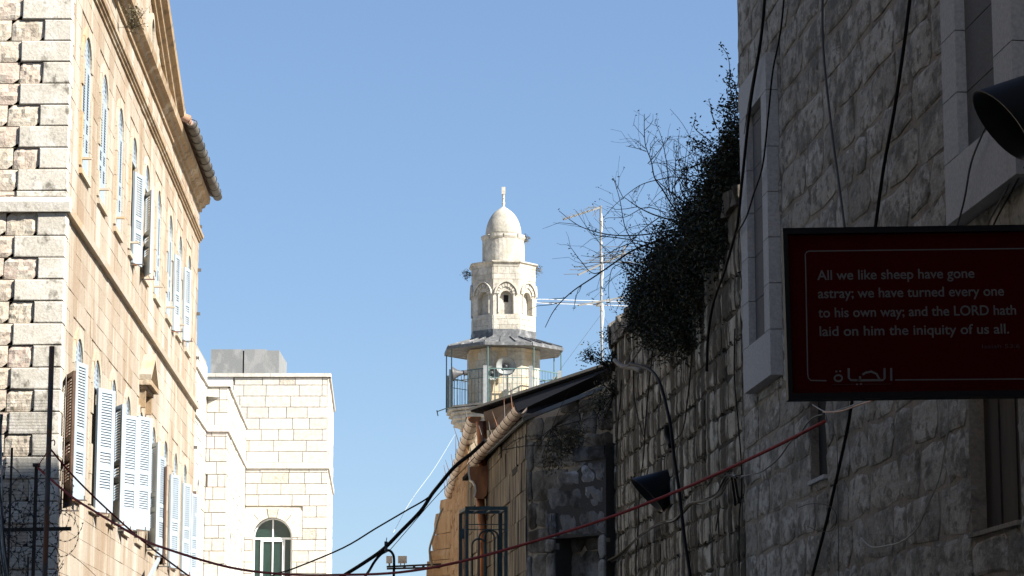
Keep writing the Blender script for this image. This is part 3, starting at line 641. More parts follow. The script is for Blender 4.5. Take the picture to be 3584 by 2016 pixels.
# domed top
s = 1/2.898
dome = [(r*s*pm, MZ(620+y*s)) for r, y in ((183,600),(183,575),(181,545),(174,510),(164,475),(150,440),(131,405),(108,375),(82,350),(52,328),(26,312),(12,300))]
m = MB(); m.lathe(CM, dome, 32); m.build('dome', 'minaret_stone', T, smooth=True)
m = MB(); m.lathe(CM, [(14*s*pm,MZ(725)),(12*s*pm,MZ(718)),(17*s*pm,MZ(712)),(12*s*pm,MZ(706)),(12*s*pm,MZ(697)),(16*s*pm,MZ(694)),(12*s*pm,MZ(691)),(14*s*pm,MZ(682)),(18*s*pm,MZ(680))], 12)
fo = m.build('finial', 'minaret_stone', T)
m = MB(); w_ = 19*s*pm; m.box((CM.x-w_,YM-.04,MZ(680)),(CM.x+w_,YM+.04,MZ(655))); m.build('finial_slab', 'minaret_stone', fo)
for i in range(9):
    m = MB(); rg = random.Random(i); a0, a1 = i*40+2, i*40+38; z0, z1 = MZ(620+632*s)+rg.uniform(-.01,.02), MZ(620+606*s)+rg.uniform(-.02,.01)
    R0, R1 = 205*s*pm, 229*s*pm
    m.loft([[CM+Vector((r_*math.sin(R(a)),-r_*math.cos(R(a)),z_)) for r_, z_ in ((R0,z0-.1),(R1-.04,z0-.08),(R1,z0),(R1,z1),(R0-.3,z1+.04))] for a in [a0+(a1-a0)*j/5 for j in range(6)]]); m.build('ring_stone', 'minaret_stone', T)
m = MB(); m.lathe(CM, [(216*s*pm,MZ(925)),(216*s*pm,MZ(620+618*s)),(190*s*pm,MZ(620+598*s))], 32); m.build('drum', 'minaret_stone', T, smooth=False)
# octagonal shaft: cornice, faces with hooded niches
zt, zc, zsb = MZ(620+905*s), MZ(620+945*s), MZ(1170)
Rs = r8(112)
for k in range(8):
    m = MB(); a0, a1 = PH+k*math.pi/4, PH+(k+1)*math.pi/4
    m.loft([[CM+Vector((r_*math.sin(a),-r_*math.cos(a),z_)) for r_, z_ in ((Rs-.2,zc-.06),(Rs+.01,zc-.06),(Rs+.03,zc+.05),(Rs+.10,zc+.10),(Rs+.10,zt),(Rs-.6,zt+.08))] for a in (a0+.01, a1-.01)]); m.build('cornice', 'minaret_stone', T)
hs = Rs*math.sin(math.pi/8); side = 2*hs
core = MB(); core.lathe(CM, [((Rs-.24),zsb-.1),((Rs-.24),zc)], 8, PH); core.build('shaft_core', 'minaret_stone', T)
for k in range(8):
    am = PH+(k+.5)*math.pi/4; n_ = Vector((math.sin(am),-math.cos(am),0)); ap = Rs*math.cos(math.pi/8)
    Wf = Wall((CM.x+n_.x*ap, CM.y+n_.y*ap), (-n_.y, n_.x), 1)     # u centred on the face
    if Wf.N.dot(n_) < 0: Wf.N = -Wf.N
    q = (-.25, .25, MZ(1116), MZ(620+1262*s)+.25)
    z_s = q[3]-.25
    m = MB(); plate(m, Wf, -hs, hs, zsb-.05, zc, [q], 0); niche(m, Wf, q, 0, .2, back=True); arch_plate(m, Wf, 0, .22, z_s, q[3], .25, -.19, -.002, n=8)
    f_ = m.build('shaft_face', 'minaret_stone', T)
    r1 = .44; zsp = MZ(620+1235*s)
    m = MB(); arch_ring(m, Wf, 0, zsp, r1-.045, r1, .002, .085, n=12, pointed=.14); m.build('hood_mould', 'minaret_stone', f_)
    for j in range(9):
        m = MB(); arch_ring(m, Wf, 0, zsp, .245, r1-.075-(.02 if j % 2 else 0), .002, .04+.012*(j % 2), n=2, a0=math.pi*j/9+.03, a1=math.pi*(j+1)/9-.03, pointed=.12); m.build('voussoir', 'minaret_stone', f_)
    for sx in (-1,1):
        m = MB(); c_ = Wf.p(sx*.285, 0, .01); m.lathe((c_.x,c_.y,0), [(.035,MZ(1112)),(.035,zsp-.02),(.05,zsp-.015)], 8); m.build('colonnette', 'minaret_stone', f_)
    if k == 7 or True:
        pass
    m = MB()
    if abs(math.degrees(math.atan2(n_.x, -n_.y))-5) < 3: m.wbox(Wf, -.075, .1, MZ(620+1310*s), MZ(620+1240*s), -.199, -.19); m.build('slot', 'dark_room', f_)
    for (a_, b2, c_, d_) in lay(-hs+.01, hs-.01, zsb-.04, MZ(1120), .22, (.3,.5), seed=70+k)+lay(-hs+.01, hs-.01, zsp+.55, zc-.07, .2, (.3,.5), seed=80+k):
        m = MB(); ashlar(m, Wf, (a_,b2,c_,d_), .008, -.02, .012, .008, random.Random(k), .006); m.build('stone', 'minaret_stone', f_)
# lead flashing and canopy
m = MB(); O8(m, [(Rs+.03,MZ(1200)),(Rs+.03,MZ(1168)),(Rs,MZ(1168))]); m.build('flashing', 'lead', T)
Rc = r8(204); zc0 = MZ(1226); zc1 = MZ(1196)
zf = zc0
for k in range(8):
    m = MB(); a0, a1 = PH+k*math.pi/4, PH+(k+1)*math.pi/4; D = lambda a, r_, z_: CM+Vector((r_*math.sin(a),-r_*math.cos(a),z_))
    m.loft([[D(a,Rs+.02,zc1), D(a,Rc,zf), D(a,Rc,zf-.1), D(a,Rc-.1,zf-.12), D(a,Rs,zf-.06)] for a in (a0, a1)]); ro = m.build('canopy', 'lead', T)
    for j in range(4):
        t_ = j/3.0 if False else (j+.0)/3; p0 = D(a0,Rs+.03,zc1+.02).lerp(D(a1,Rs+.03,zc1+.02), t_*.999); p1 = D(a0,Rc+.01,zf+.02).lerp(D(a1,Rc+.01,zf+.02), t_*.999)
        if j == 3: continue
        m = MB(); m.bar(p0, p1, .05, .05); m.build('canopy_seam', 'lead', ro)
    m = MB(); m.bar(D(a0,Rc+.0,zf-.06), D(a1,Rc,zf-.06), .09, .12); m.build('canopy_edge', 'lead', ro)
# lower shaft with joints
Rl = r8(127); zl0 = MZ(1470); zl1 = zf-.08
O8(m := MB(), [(Rl-.03,0),(Rl-.03,zl1)]); m.build('lower_shaft', 'front_joint', T)
for k in range(8):
    am = PH+(k+.5)*math.pi/4; n_ = Vector((math.sin(am),-math.cos(am),0)); ap = Rl*math.cos(math.pi/8); hl = Rl*math.sin(math.pi/8)
    Wf = Wall((CM.x+n_.x*ap, CM.y+n_.y*ap), (-n_.y, n_.x), 1)
    if Wf.N.dot(n_) < 0: Wf.N = -Wf.N
    if n_.y > .3: 
        m = MB(); m.wbox(Wf, -hl, hl, 0, zl1, -.1, 0); m.build('shaft_back', 'minaret_buff', T); continue
    for j, q in enumerate(lay(-hl, hl, zl0, zl1, .3, (.35,.6), seed=90+k)):
        m = MB(); ashlar(m, Wf, q, .008, -.06, 0, .006, random.Random(j), .006); m.build('stone', 'minaret_stone' if j % 3 else 'minaret_buff', T)
    m = MB(); m.wbox(Wf, -hl, hl, 0, zl0, -.06, 0); m.build('shaft_base', 'minaret_buff', T)
# balcony: corbelled floor, railing
Rb = r8(194); zb = MZ(1437)
cor = [(200,1050),(200,1065),(186,1072),(192,1085),(192,1100),(180,1108),(184,1125),(184,1150),(172,1165),(176,1190),(160,1200),(150,1215),(152,1235),(140,1248),(128,1262),(132,1278),(127,1290)]
m = MB(); prof = [(r8(r_*1.0) if r_ > 127 else Rl, MZ(1080+y*s)) for r_, y in cor]; O8(m, prof); m.build('balcony_corbel', 'minaret_stone', T)
m = MB(); O8(m, [(Rb+.06,zb-.02),(Rb+.06,zb+.05)]); m.build('balcony_floor', 'minaret_stone', T)
zr = MZ(1316); zm_ = MZ(1345)
bal = None
for k in range(8):
    a0, a1 = PH+k*math.pi/4, PH+(k+1)*math.pi/4; p0, p1 = D(a0,Rb,0), D(a1,Rb,0)
    m = MB(); m.bar(p0+Vector((0,0,zr)), p1+Vector((0,0,zr)), .035); m.build('rail', 'rail_green', T)
    m = MB(); m.bar(p0+Vector((0,0,zm_-.02)), p1+Vector((0,0,zm_-.02)), .022); m.build('rail', 'rail_green', T)
    m = MB(); m.box((p0.x-.075,p0.y-.075,zb),(p0.x+.075,p0.y+.075,zr+.1)); m.build('railing_post', 'galvanised', T)
    m = MB(); m.tube([D(a0+.05,Rb+.04,zb), D(a0+.05,Rb+.04,zf-.1)], .022, 6); m.build('canopy_pole', 'rail_green', T)
    for j in range(1, 10):
        q = p0.lerp(p1, j/10)
        if bal is None: m = MB(); m.bar((0,0,zb),(0,0,zr),.02); bal = m.build('baluster', 'rail_green', T, local=True); me = bal.data; bal.location = (q.x-CM.x, q.y-CM.y, 0)
        else: o = bpy.data.objects.new('baluster', bal.data); COL.objects.link(o); o.parent = T; o.location = (q.x-CM.x, q.y-CM.y, 0)
m = MB(); pp = D(PH-math.pi/2,Rb,zb+.02); m.bar(pp, at(1529,1441,YM-.3), .03); m.bar(at(1529,1436,YM-.3), at(1533,1456,YM-.3), .04); m.build('stub_pipe', 'rail_green', T)
# horn loudspeakers
def horn(px, py, r, dirv, ln, label, hm='horn'):
    c = at(px, py, YM-1.9); t = thing('loudspeaker', c, label, 'loudspeaker', 'horn loudspeakers on the minaret balcony'); d = Vector(dirv).normalized()
    x = d.cross(Vector((0,0,1))).normalized(); y = x.cross(d)
    ring = lambda s_, r_: [c-d*s_+(x*math.cos(a)+y*math.sin(a))*r_ for a in [2*math.pi*i/20 for i in range(20)]]
    prof = [(0,r),(.02*ln,r),(.15*ln,r*.78),(.35*ln,r*.5),(.6*ln,r*.3),(.8*ln,r*.2)]
    m = MB(); m.loft([ring(s_,r_) for s_, r_ in prof]+[ring(.8*ln,.001)]+[ring(.8*ln,r*.16)]+[ring(s_+.012,r_-.012) for s_, r_ in prof[::-1]], cap=False); m.build('horn', hm, t, smooth=True)
    m = MB(); m.loft([ring(.45*ln,.07),ring(.12*ln,.055),ring(.1*ln,.001)]); m.build('throat', 'horn_dark', t, smooth=True)
    m = MB(); m.loft([ring(.78*ln,.1),ring(ln,.1),ring(ln*1.01,.02)]); m.build('driver', 'horn_dark', t)
    m = MB(); m.bar(c-d*ln*.8, c-d*ln*.8-Vector((0,0,.35)), .05); m.build('bracket', 'rusty_iron', t)
horn(1771,1281,.36,(.05,-1,-.05),.45,'large round pale horn loudspeaker facing out between two green canopy poles')
horn(1724,1303,.29,(.35,-1,.05),.4,'smaller round horn loudspeaker with a white centre tube, beside the largest horn')
c_ = at(1583,1308,YM-.9); horn(1583,1308,.27,(-1,-.06,-.08),.55,'horn loudspeaker coloured dark for its shade, seen from the side at the left balcony corner', 'horn_dark')  # darker horn colour carries the shade on this loudspeaker
# ================================================================== right building
vR = 960; q_ = at(2587, 700, 22.1); rr_ = ray(vR, HZ)
RW = Wall((q_.x, q_.y), (-rr_.x, -rr_.y), 1)           # u runs towards the camera
if RW.N.x > 0: RW.N = -RW.N
uN = RW.hit(3584, 1000)[0]+1.6
RB = thing('stone_building', (q_.x+3, q_.y-6, 0), 'shaded rubble stone building with smooth pale window frames behind the red sign', 'building')
HT = 19.6
def rect_px(pts, d=0):
    h = [RW.hit(x, y, d) for x, y in pts]; us = [a for a, b in h]; zs = [b for a, b in h]; return (min(us), max(us), min(zs), max(zs))
f1u0, f1u1 = RW.hit(2592,900,.1)[0], RW.hit(2686,900,.1)[0]; f1z0 = RW.hit(2602,1377,.1)[1]; f1z1 = RW.hit(2690,160,.1)[1]
o1u0, o1u1 = RW.hit(2613,900,.1)[0], RW.hit(2664,700,.1)[0]; o1z0 = RW.hit(2618,1210,.1)[1]; o1z1 = RW.hit(2640,360,.1)[1]
f2u0, f2u1 = RW.hit(3292,300,.1)[0], RW.hit(3540,300,.1)[0]; f2z0 = RW.hit(3306,792,.1)[1]
o2u0, o2u1 = RW.hit(3342,300,.1)[0], RW.hit(3473,300,.1)[0]; o2z0 = RW.hit(3348,541,.1)[1]
u3a, u3b = RW.hit(3388,1600)[0], RW.hit(3562,1600)[0]; z3b = RW.hit(3400,1883)[1]; z3t = RW.hit(3450,1300)[1]
u4a, u4b = RW.hit(2833,1600)[0], RW.hit(2890,1600)[0]; z4b = RW.hit(2837,1690)[1]; z4t = RW.hit(2833,1340)[1]
hR = [(f1u0,f1u1,f1z0,f1z1),(f2u0,f2u1,f2z0,f2z0+4.2),(u3a,u3b,z3b,z3t),(u4a,u4b,z4b,z4t)]
inner = [(o1u0,o1u1,o1z0,o1z1),(o2u0,o2u1,o2z0,f2z0+3.6),hR[2],hR[3]]
m = MB(); plate(m, RW, 0, uN, 0, HT, inner, -.012)
for h, dep in zip(inner, (.32,.32,.14,.08)): niche(m, RW, h, -.012, dep, back=True)
m.add([RW.p(0,0,-.03),RW.p(0,0,-9),RW.p(0,HT,-9),RW.p(0,HT,-.03)],[(0,1,2,3)]); m.add([RW.p(0,HT,-.03),RW.p(0,HT,-9),RW.p(uN,HT,-9),RW.p(uN,HT,-.03)],[(0,1,2,3)])
m.build('wall', 'wall_mortar', RB)
m = MB(); m.wbox(RW, uN, uN+24, 0, 17.3, -8, 0); m.build('added_wing', 'wall_mortar', RB)  # unseen wing, its height set for shade and bounce light in the street
NB = thing('stone_building', (-8, 0, 0), 'unseen stone house added on the near left side of the street to shape the light', 'building')
m = MB(); m.box((-14,-22,0),(-4.9,21,12.5)); m.build('wall', 'facade_trim', NB)  # out of view, added to block sky and tune bounce onto the right wall
rc = lay(0, uN, 0, HT, .295, (.34,.98), hR, seed=77, hv=.2)
rc = [q for q in rc if inview(RW.p((q[0]+q[1])/2,(q[2]+q[3])/2), 130)]
print('rubble', len(rc))
masonry(RW, rc, RB, 'wall_stone', rubble, gap=.030, d0=-.05, d1=.0, bev=.007, seed=12, jit=.006, most=290)
def frame(w, fr, op, dproud, jz, parent, sill=.0):
    f0, f1, g0, g1 = fr; o0, o1, p0, p1 = op; g1 = min(g1, HT)
    wn_ = None; parts = []
    zs = [p0]; 
    while zs[-1]+jz < p1-.1: zs.append(zs[-1]+jz)
    zs.append(p1)
    for a_, b2 in ((f0,o0),(o1,f1)):
        for i in range(len(zs)-1): parts.append((a_,b2,zs[i]+.003,zs[i+1]-.003))
    m = MB(); m.wbox(w, f0, f1, g0, p0-.003, -.32, dproud); root = m.build('window', 'frame_stone', parent)
    parts.append((f0, f1, p1+.003, g1))
    for a_, b2, c_, d_ in parts:
        m = MB(); m.wbox(w, a_, b2, c_, d_, -.30, dproud); m.build('frame_stone', 'frame_stone', root)
    zz = p0
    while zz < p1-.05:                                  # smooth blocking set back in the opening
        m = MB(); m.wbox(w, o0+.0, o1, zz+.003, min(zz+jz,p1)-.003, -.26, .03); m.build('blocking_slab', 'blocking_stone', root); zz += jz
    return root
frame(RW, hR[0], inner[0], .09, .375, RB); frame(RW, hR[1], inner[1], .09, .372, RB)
m = MB(); m.wbox(RW, u3a, u3b, z3b, z3t, -.165, -.14); w3 = m.build('window', 'wall_mortar', RB)
for i in range(6):
    a_ = u3a+(u3b-u3a)*i/6; m = MB(); m.wbox(RW, a_+.005, a_+(u3b-u3a)/6-.005, z3b, z3t, -.138, -.10+.008*(i%2)); m.build('board', 'wood', w3)
m = MB(); m.wbox(RW, u3a-.0, u3b, z3b, z3b+.025, -.13, .015); m.build('sill', 'wall_mortar', w3)
m = MB(); m.wbox(RW, u4a, u4b, z4b, z4t, -.09, -.075); w4 = m.build('window', 'dark_room', RB)
m = MB(); m.wbox(RW, u4a, u4b, z4b-.02, z4b+.01, -.06, .02); m.build('sill', 'frame_stone', w4)
# ================================================================== old wall with drip stains
YE = 30.8; uE = -1*(YE-q_.y)/abs(RW.U.y); ZD = RW.hit(2560, 720)[1]
DW = thing('stone_wall', RW.p(uE/2, 0), 'old courtyard wall streaked with black drip stains under the hanging bush', 'wall')
m = MB(); plate(m, RW, uE, 0, 0, ZD-.05, [], -.014); m.add([RW.p(uE,0,-.03),RW.p(uE,0,-4),RW.p(uE,ZD-.05,-4),RW.p(uE,ZD-.05,-.03)],[(0,1,2,3)])
m.add([RW.p(uE,ZD-.05,-.03),RW.p(0,ZD-.05,-.03),RW.p(0,ZD-.05,-4),RW.p(uE,ZD-.05,-4)],[(0,1,2,3)]); m.build('wall_core', 'drip_mortar', DW)
dc = [q for q in lay(uE, -.01, 0, ZD-.04, .285, (.42,1.0), seed=78, hv=.15) if inview(RW.p((q[0]+q[1])/2,(q[2]+q[3])/2), 130)]
print('drip', len(dc))
masonry(RW, dc, DW, 'drip_stone', rubble, gap=.032, d0=-.05, d1=.0, bev=.009, seed=13, jit=.008, most=290)
rg = random.Random(3); u = uE+.02                       # uneven coping stones
while u < -.1:
    l = rg.uniform(.25,.5); m = MB(); h_ = rg.uniform(.12,.26)+(.1 if u < uE+.7 else 0)
    rb = lambda uu: [RW.p(uu, ZD-.06, .04+rg.uniform(-.03,.03)), RW.p(uu, ZD+h_*rg.uniform(.6,.8), .05+rg.uniform(-.04,.03)), RW.p(uu, ZD+h_, -.08), RW.p(uu, ZD+h_*rg.uniform(.7,1), -.35), RW.p(uu, ZD-.06, -.4)]
    b2 = min(u+l, 0); m.loft([rb(u), rb((u+b2)/2), rb(b2-.015)]); m.build('coping_stone', 'soot_stone', DW); u += l
# moss in the joints
mo = MB(); rg = random.Random(14)
for a_, b2, c_, d_ in dc:
    if rg.random() < .62 and inview(RW.p(a_,c_)):
        for i in range(int(4+rg.random()*16)):
            uu, zz = rg.uniform(a_,b2), c_+rg.gauss(0,.012)-abs(rg.gauss(0,.014)); s_ = rg.uniform(.010,.024); p_ = RW.p(uu,zz,.004)
            mo.add([p_+Vector((rg.uniform(-s_,s_),rg.uniform(-s_,s_),rg.uniform(-s_,s_))) for _ in range(4)], [(0,1,2),(0,2,3),(0,3,1),(1,3,2)])
mo.build('moss', 'moss', DW, kind='stuff')
# ================================================================== tan building at the turn
P0 = RW.p(uE, 0, -.02); P0.z = 0
rg_ = ray(-6000, HZ); GD = Vector((rg_.x, rg_.y, 0)).normalized()
GWt = Wall(P0, GD, 1); 
if GWt.N.y > 0: GWt.N = -GWt.N
uG = GWt.hit(1840, 1700)[0]; P1 = GWt.p(uG, 0)
r1 = ray(790, HZ); T1 = Wall(P1, (r1.x, r1.y), 1)
if T1.N.x > 0: T1.N = -T1.N
uT = T1.hit(1636, 1700)[0]; P2 = T1.p(uT, 0)
r2 = ray(1332, HZ); T2 = Wall(P2, (r2.x, r2.y), 1)
if T2.N.x > 0: T2.N = -T2.N
uT2 = T2.hit(1574, 1745)[0]
TB = thing('stone_building', (P1.x+2, P1.y+3, 0), 'tan stained stone house with copper gutters below the minaret', 'building')
zg0, zg1 = GWt.hit(1838,1466)[1], GWt.hit(2100,1372)[1]
zt_a = T1.hit(1838,1466)[1]; zt_b = zt_a
z2a = T2.hit(1640,1500)[1]
print('levels', zg0, zg1, z2a, ZD, uG, uT, uT2, P0, P1, P2)
m = MB(); m.wprism(GWt, [(0,0),(uG,0),(uG,zg0),(0,zg1+.15)], -.5, -.03)
plate(m, T1, 0, uT, 0, zt_a, [], -.03); m.wprism(T2, [(0,0),(uT2-.15,0),(uT2-.15,z2a-.1),(0,z2a)], -.5, -.03); m.build('wall', 'front_joint', TB)
gr = []
for q in lay(0, uG, 0, zg0-.02, .36, (.3,.7), seed=55, hv=.15): gr.append(q)
for q in lay(0, uG*.6, zg0-.02, zg1-.05, .3, (.3,.6), seed=56): gr.append(q)
gr = [q for q in gr if inview(GWt.p(q[0], q[2]), 200)]
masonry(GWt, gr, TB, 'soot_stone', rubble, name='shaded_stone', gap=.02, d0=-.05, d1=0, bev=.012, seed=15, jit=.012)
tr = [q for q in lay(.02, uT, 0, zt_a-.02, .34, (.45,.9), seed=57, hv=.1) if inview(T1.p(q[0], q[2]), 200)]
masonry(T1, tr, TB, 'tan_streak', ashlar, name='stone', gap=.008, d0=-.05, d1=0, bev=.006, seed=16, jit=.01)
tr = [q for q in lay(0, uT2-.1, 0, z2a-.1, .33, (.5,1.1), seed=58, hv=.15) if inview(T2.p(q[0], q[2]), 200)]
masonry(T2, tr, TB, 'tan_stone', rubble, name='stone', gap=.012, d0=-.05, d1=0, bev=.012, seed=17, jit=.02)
# broken, flaring far edge
rg = random.Random(31); zz = 0
while zz < T2.hit(1574,1745)[1]-.05:
    h_ = rg.uniform(.16,.42); h_ = min(h_, T2.hit(1574,1745)[1]-zz+.02)
    py = proj(T2.p(uT2, zz+h_/2, 0))[1]; t_ = max(0, min(1.3, (py-1745)/271)); dd = .12+.36*t_**.8+rg.uniform(-.04,.05)
    m = MB(); us = [uT2-.75+rg.uniform(-.1,.1), uT2-.35, uT2+rg.uniform(-.04,.04)]
    rings = [[T2.p(uu, zz+.006, -.4), T2.p(uu, zz+.006, a_), T2.p(uu, zz+h_*.5, a_+rg.uniform(-.01,.03)), T2.p(uu, zz+h_-.004, a_+rg.uniform(-.03,.0)), T2.p(uu, zz+h_-.004, -.4)] for uu, a_ in zip(us, (.0, dd*.5, dd))]
    m.loft(rings); m.build('edge_stone', 'tan_stone', TB); zz += h_
# grey buttress against the shaded wall
BT = thing('stone_buttress', GWt.p(uG*.35, 0, .2), 'low sooty stone buttress with a sloping broken top in the dark corner', 'buttress')
bu0 = GWt.hit(2112,1700,.3)[0]; bu1 = GWt.hit(1905,1700,.3)[0]
bz = lambda u: GWt.hit(2085,1515,.3)[1]+(GWt.hit(1900,1720,.3)[1]-GWt.hit(2085,1515,.3)[1])*max(0,min(1,(u-bu0)/(bu1-bu0)))
m = MB(); zd = GWt.hit(2000,1880,.3)[1]
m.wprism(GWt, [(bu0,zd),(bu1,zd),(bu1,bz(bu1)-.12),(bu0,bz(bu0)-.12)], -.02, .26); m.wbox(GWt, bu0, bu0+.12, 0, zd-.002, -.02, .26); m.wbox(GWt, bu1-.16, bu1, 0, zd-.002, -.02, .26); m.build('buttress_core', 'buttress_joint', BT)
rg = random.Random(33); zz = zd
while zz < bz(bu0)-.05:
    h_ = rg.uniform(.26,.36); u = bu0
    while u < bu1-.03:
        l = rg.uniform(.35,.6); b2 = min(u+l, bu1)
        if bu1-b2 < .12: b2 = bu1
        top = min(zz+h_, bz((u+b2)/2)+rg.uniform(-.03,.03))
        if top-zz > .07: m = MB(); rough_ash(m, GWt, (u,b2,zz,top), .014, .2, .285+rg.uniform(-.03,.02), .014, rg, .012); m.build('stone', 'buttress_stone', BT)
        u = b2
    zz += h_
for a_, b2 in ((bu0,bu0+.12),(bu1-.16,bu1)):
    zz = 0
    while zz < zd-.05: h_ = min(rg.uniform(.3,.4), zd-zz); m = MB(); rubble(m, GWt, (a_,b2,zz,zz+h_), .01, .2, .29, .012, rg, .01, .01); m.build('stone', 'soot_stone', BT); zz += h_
# roof: verge over the shaded wall, eaves boards, gutters
A = at(1648,1436,38.0); Bv = at(2175,1262,30.9); A2 = at(1690,1452,38.3); B2 = at(2175,1338,31.1)
dn = Vector((0,0,-.17)); 
RF = MB(); mid = at(1840,1368,34.0)
back = Vector((3.2, 4.5, 0))
m = MB(); m.prism([A, Bv, Bv+back, A+back], [A+dn*.15, Bv+dn*.15, Bv+back+dn*.15, A+back+dn*.15]); rf = m.build('roof', 'dark_metal_shade', TB); m = MB(); m.bar(A+Vector((0,-.03,.01)), Bv+Vector((0,-.03,.01)), .05, .035); m.build('verge_strip', 'roof_sheet', rf)
m = MB(); inn = Vector((.1,.5,-.03)); QS = A.lerp(Bv,.30); m.prism([QS+dn*.16+Vector((.05,.06,0)), Bv+dn*.16+Vector((0,.06,0)), Bv+inn+dn*1.15, at(1836,1470,31.9)+Vector((0,.1,0)), at(1812,1440,32.4)], [QS+dn*.16+Vector((.05,.3,.0)), Bv+dn*.16+Vector((0,.3,0)), Bv+inn+dn*1.15+Vector((0,.3,0)), at(1836,1470,31.9)+Vector((0,.4,0)), at(1812,1440,32.4)+Vector((0,.3,0))]); m.build('verge_soffit', 'dark_metal_shade', rf)  # roof underside and soffit: their shadow is put into the near-black colour
m = MB(); m.bar(at(1708,1582,35.6), at(1836,1466,31.75), .035, .05); m.bar(at(1836,1466,31.75), at(2150,1342,30.9), .035, .05); m.build('verge_trim', 'roof_sheet', rf)
m = MB(); m.prism([at(1692,1442,37.6),at(1800,1405,36),at(1835,1418,35),at(1790,1478,35),at(1700,1505,37.6)], [v+Vector((.1,.5,0)) for v in (at(1692,1442,37.6),at(1800,1405,36),at(1835,1418,35),at(1790,1478,35),at(1700,1505,37.6))]); m.build('eaves_board', 'brown_board_leaf_shade', rf)
m = MB(); q = [at(1692,1490,37.9),at(1795,1470,36.5),at(1760,1520,36.5),at(1694,1530,37.9)]; m.prism(q, [v+Vector((.1,.4,0)) for v in q]); m.build('lit_wall_patch', 'pale_stone', TB)  # pale block stands for a sunlit wall top, the light is in its colour
m = MB(); m.wbox(T1, -.1, uT+.2, zt_a+.0, zt_a+.05, -1.5, .06); m.build('eaves_shade_slab', 'dark_metal_shade', TB)  # slab added above the gutter to keep sun off the wall top
def gutter(a, b, r, name, n=12, cap=True):
    a, b = Vector(a), Vector(b); d = (b-a).normalized(); x = d.cross(Vector((0,0,1))).normalized()
    ring = lambda c: [c+x*r*math.cos(t_)-Vector((0,0,1))*r*math.sin(t_) for t_ in [math.pi*i/n for i in range(n+1)]]+[c+x*(r-.006)*math.cos(t_)-Vector((0,0,1))*(r-.006)*math.sin(t_) for t_ in [math.pi*i/n for i in range(n,-1,-1)]]
    m = MB(); m.loft([ring(a), ring(b)]); g_ = m.build(name, 'gutter', TB, smooth=False)
    e = MB()
    if cap: e.prism([a+x*r*math.cos(t_)-Vector((0,0,1))*r*math.sin(t_) for t_ in [math.pi*i/n for i in range(n+1)]], [a+d*.01+x*r*math.cos(t_)-Vector((0,0,1))*r*math.sin(t_) for t_ in [math.pi*i/n for i in range(n+1)]]); e.build('end_cap', 'copper', g_) if cap else 0
    k = int((b-a).length/(.46 if r < .09 else .8)); w_ = MB(); sp2 = MB(); rg = random.Random(int(r*1000)+k)
    for i in range(k+1):
        c = a+(b-a)*((i+.4)/(k+1)); rr2 = r+.012
        w_ = MB(); w_.tube([c+x*rr2*math.cos(t_)-Vector((0,0,1))*rr2*math.sin(t_)+d*.05*math.sin(t_*.5) for t_ in [math.pi*j/10*1.1-.15 for j in range(11)]], .0045, 5); w_.build('hoop', 'iron', g_)
        if i % 2 == 0: sp2.tube([c-x*r, c-x*(r+rg.uniform(.0,.1))+Vector((0,0,rg.uniform(.18,.34)))+d*rg.uniform(-.1,.05)], [.009,.003], 4)
    sp2.build('bird_spikes', 'rusty_iron', g_, kind='stuff'); return g_
ga, gb_ = at(1822,1425,31.4), at(1655,1618,37.6)
gutter(ga, gb_, .085, 'gutter', cap=False); g2a, g2b = at(1660,1458,37.2), at(1574,1730,49.0)
gutter(g2a, g2b, .10, 'gutter')
# copper hopper, swan neck and downpipe
hp = thing('downpipe', at(1690,2016,36.8), 'copper downpipe with scrolled rain hopper running down behind the green cage', 'downpipe')
YH = 36.9; o_ = lambda x, y: (at(x,y,YH).x, at(x,y,YH).z)
prof = [o_(1643,1638),(o_(1708,1632)),(o_(1708,1690)),(o_(1703,1735)),(o_(1692,1748)),(o_(1668,1748)),(o_(1659,1738)),(o_(1662,1716)),(o_(1658,1694)),(o_(1645,1680))]
m = MB(); m.prism([Vector((x,YH-.13,z)) for x, z in prof], [Vector((x,YH+.13,z)) for x, z in prof]); m.build('hopper', 'copper', hp)
m = MB(); sc_ = [o_(1641,1632),o_(1641,1660),o_(1645,1682),o_(1655,1688),o_(1663,1703),o_(1665,1722),o_(1660,1742)]; m.loft([[Vector((x-.012,YH-.15,z)),Vector((x+.012,YH-.15,z)),Vector((x+.012,YH+.13,z)),Vector((x-.012,YH+.13,z))] for x, z in sc_]); m.build('hopper_trim', 'lamp_white', hp)
x_, z_ = o_(1681,1746); m = MB(); m.tube([(x_,YH,z_+.02),(x_+.02,YH,z_-.3),(at(1692,1900,YH).x,YH,at(1692,1850,YH).z),(at(1692,1900,YH).x,YH,0)], .062, 12); m.build('pipe', 'copper', hp, smooth=True)
m = MB(); m.tube([at(1683,1475,37.0),at(1688,1540,37.0),at(1692,1640,37.0)], .075, 12); m.build('upper_pipe', 'copper', hp, smooth=True)
for py in (1790, 1910): 
    c = at(1692,py,YH); m = MB(); m.lathe((c.x,YH,c.z), [(.078,-.04),(.078,.04)], 12); m.build('pipe_collar', 'copper', hp)
# dark square vent hole in the tan wall
c = T1.hit(1803,1640); m = MB(); m.wbox(T1, c[0]-.32, c[0]+.3, c[1]-.07, c[1]+.02, -.05, .008); m.build('vent_hole', 'dark_room', TB)
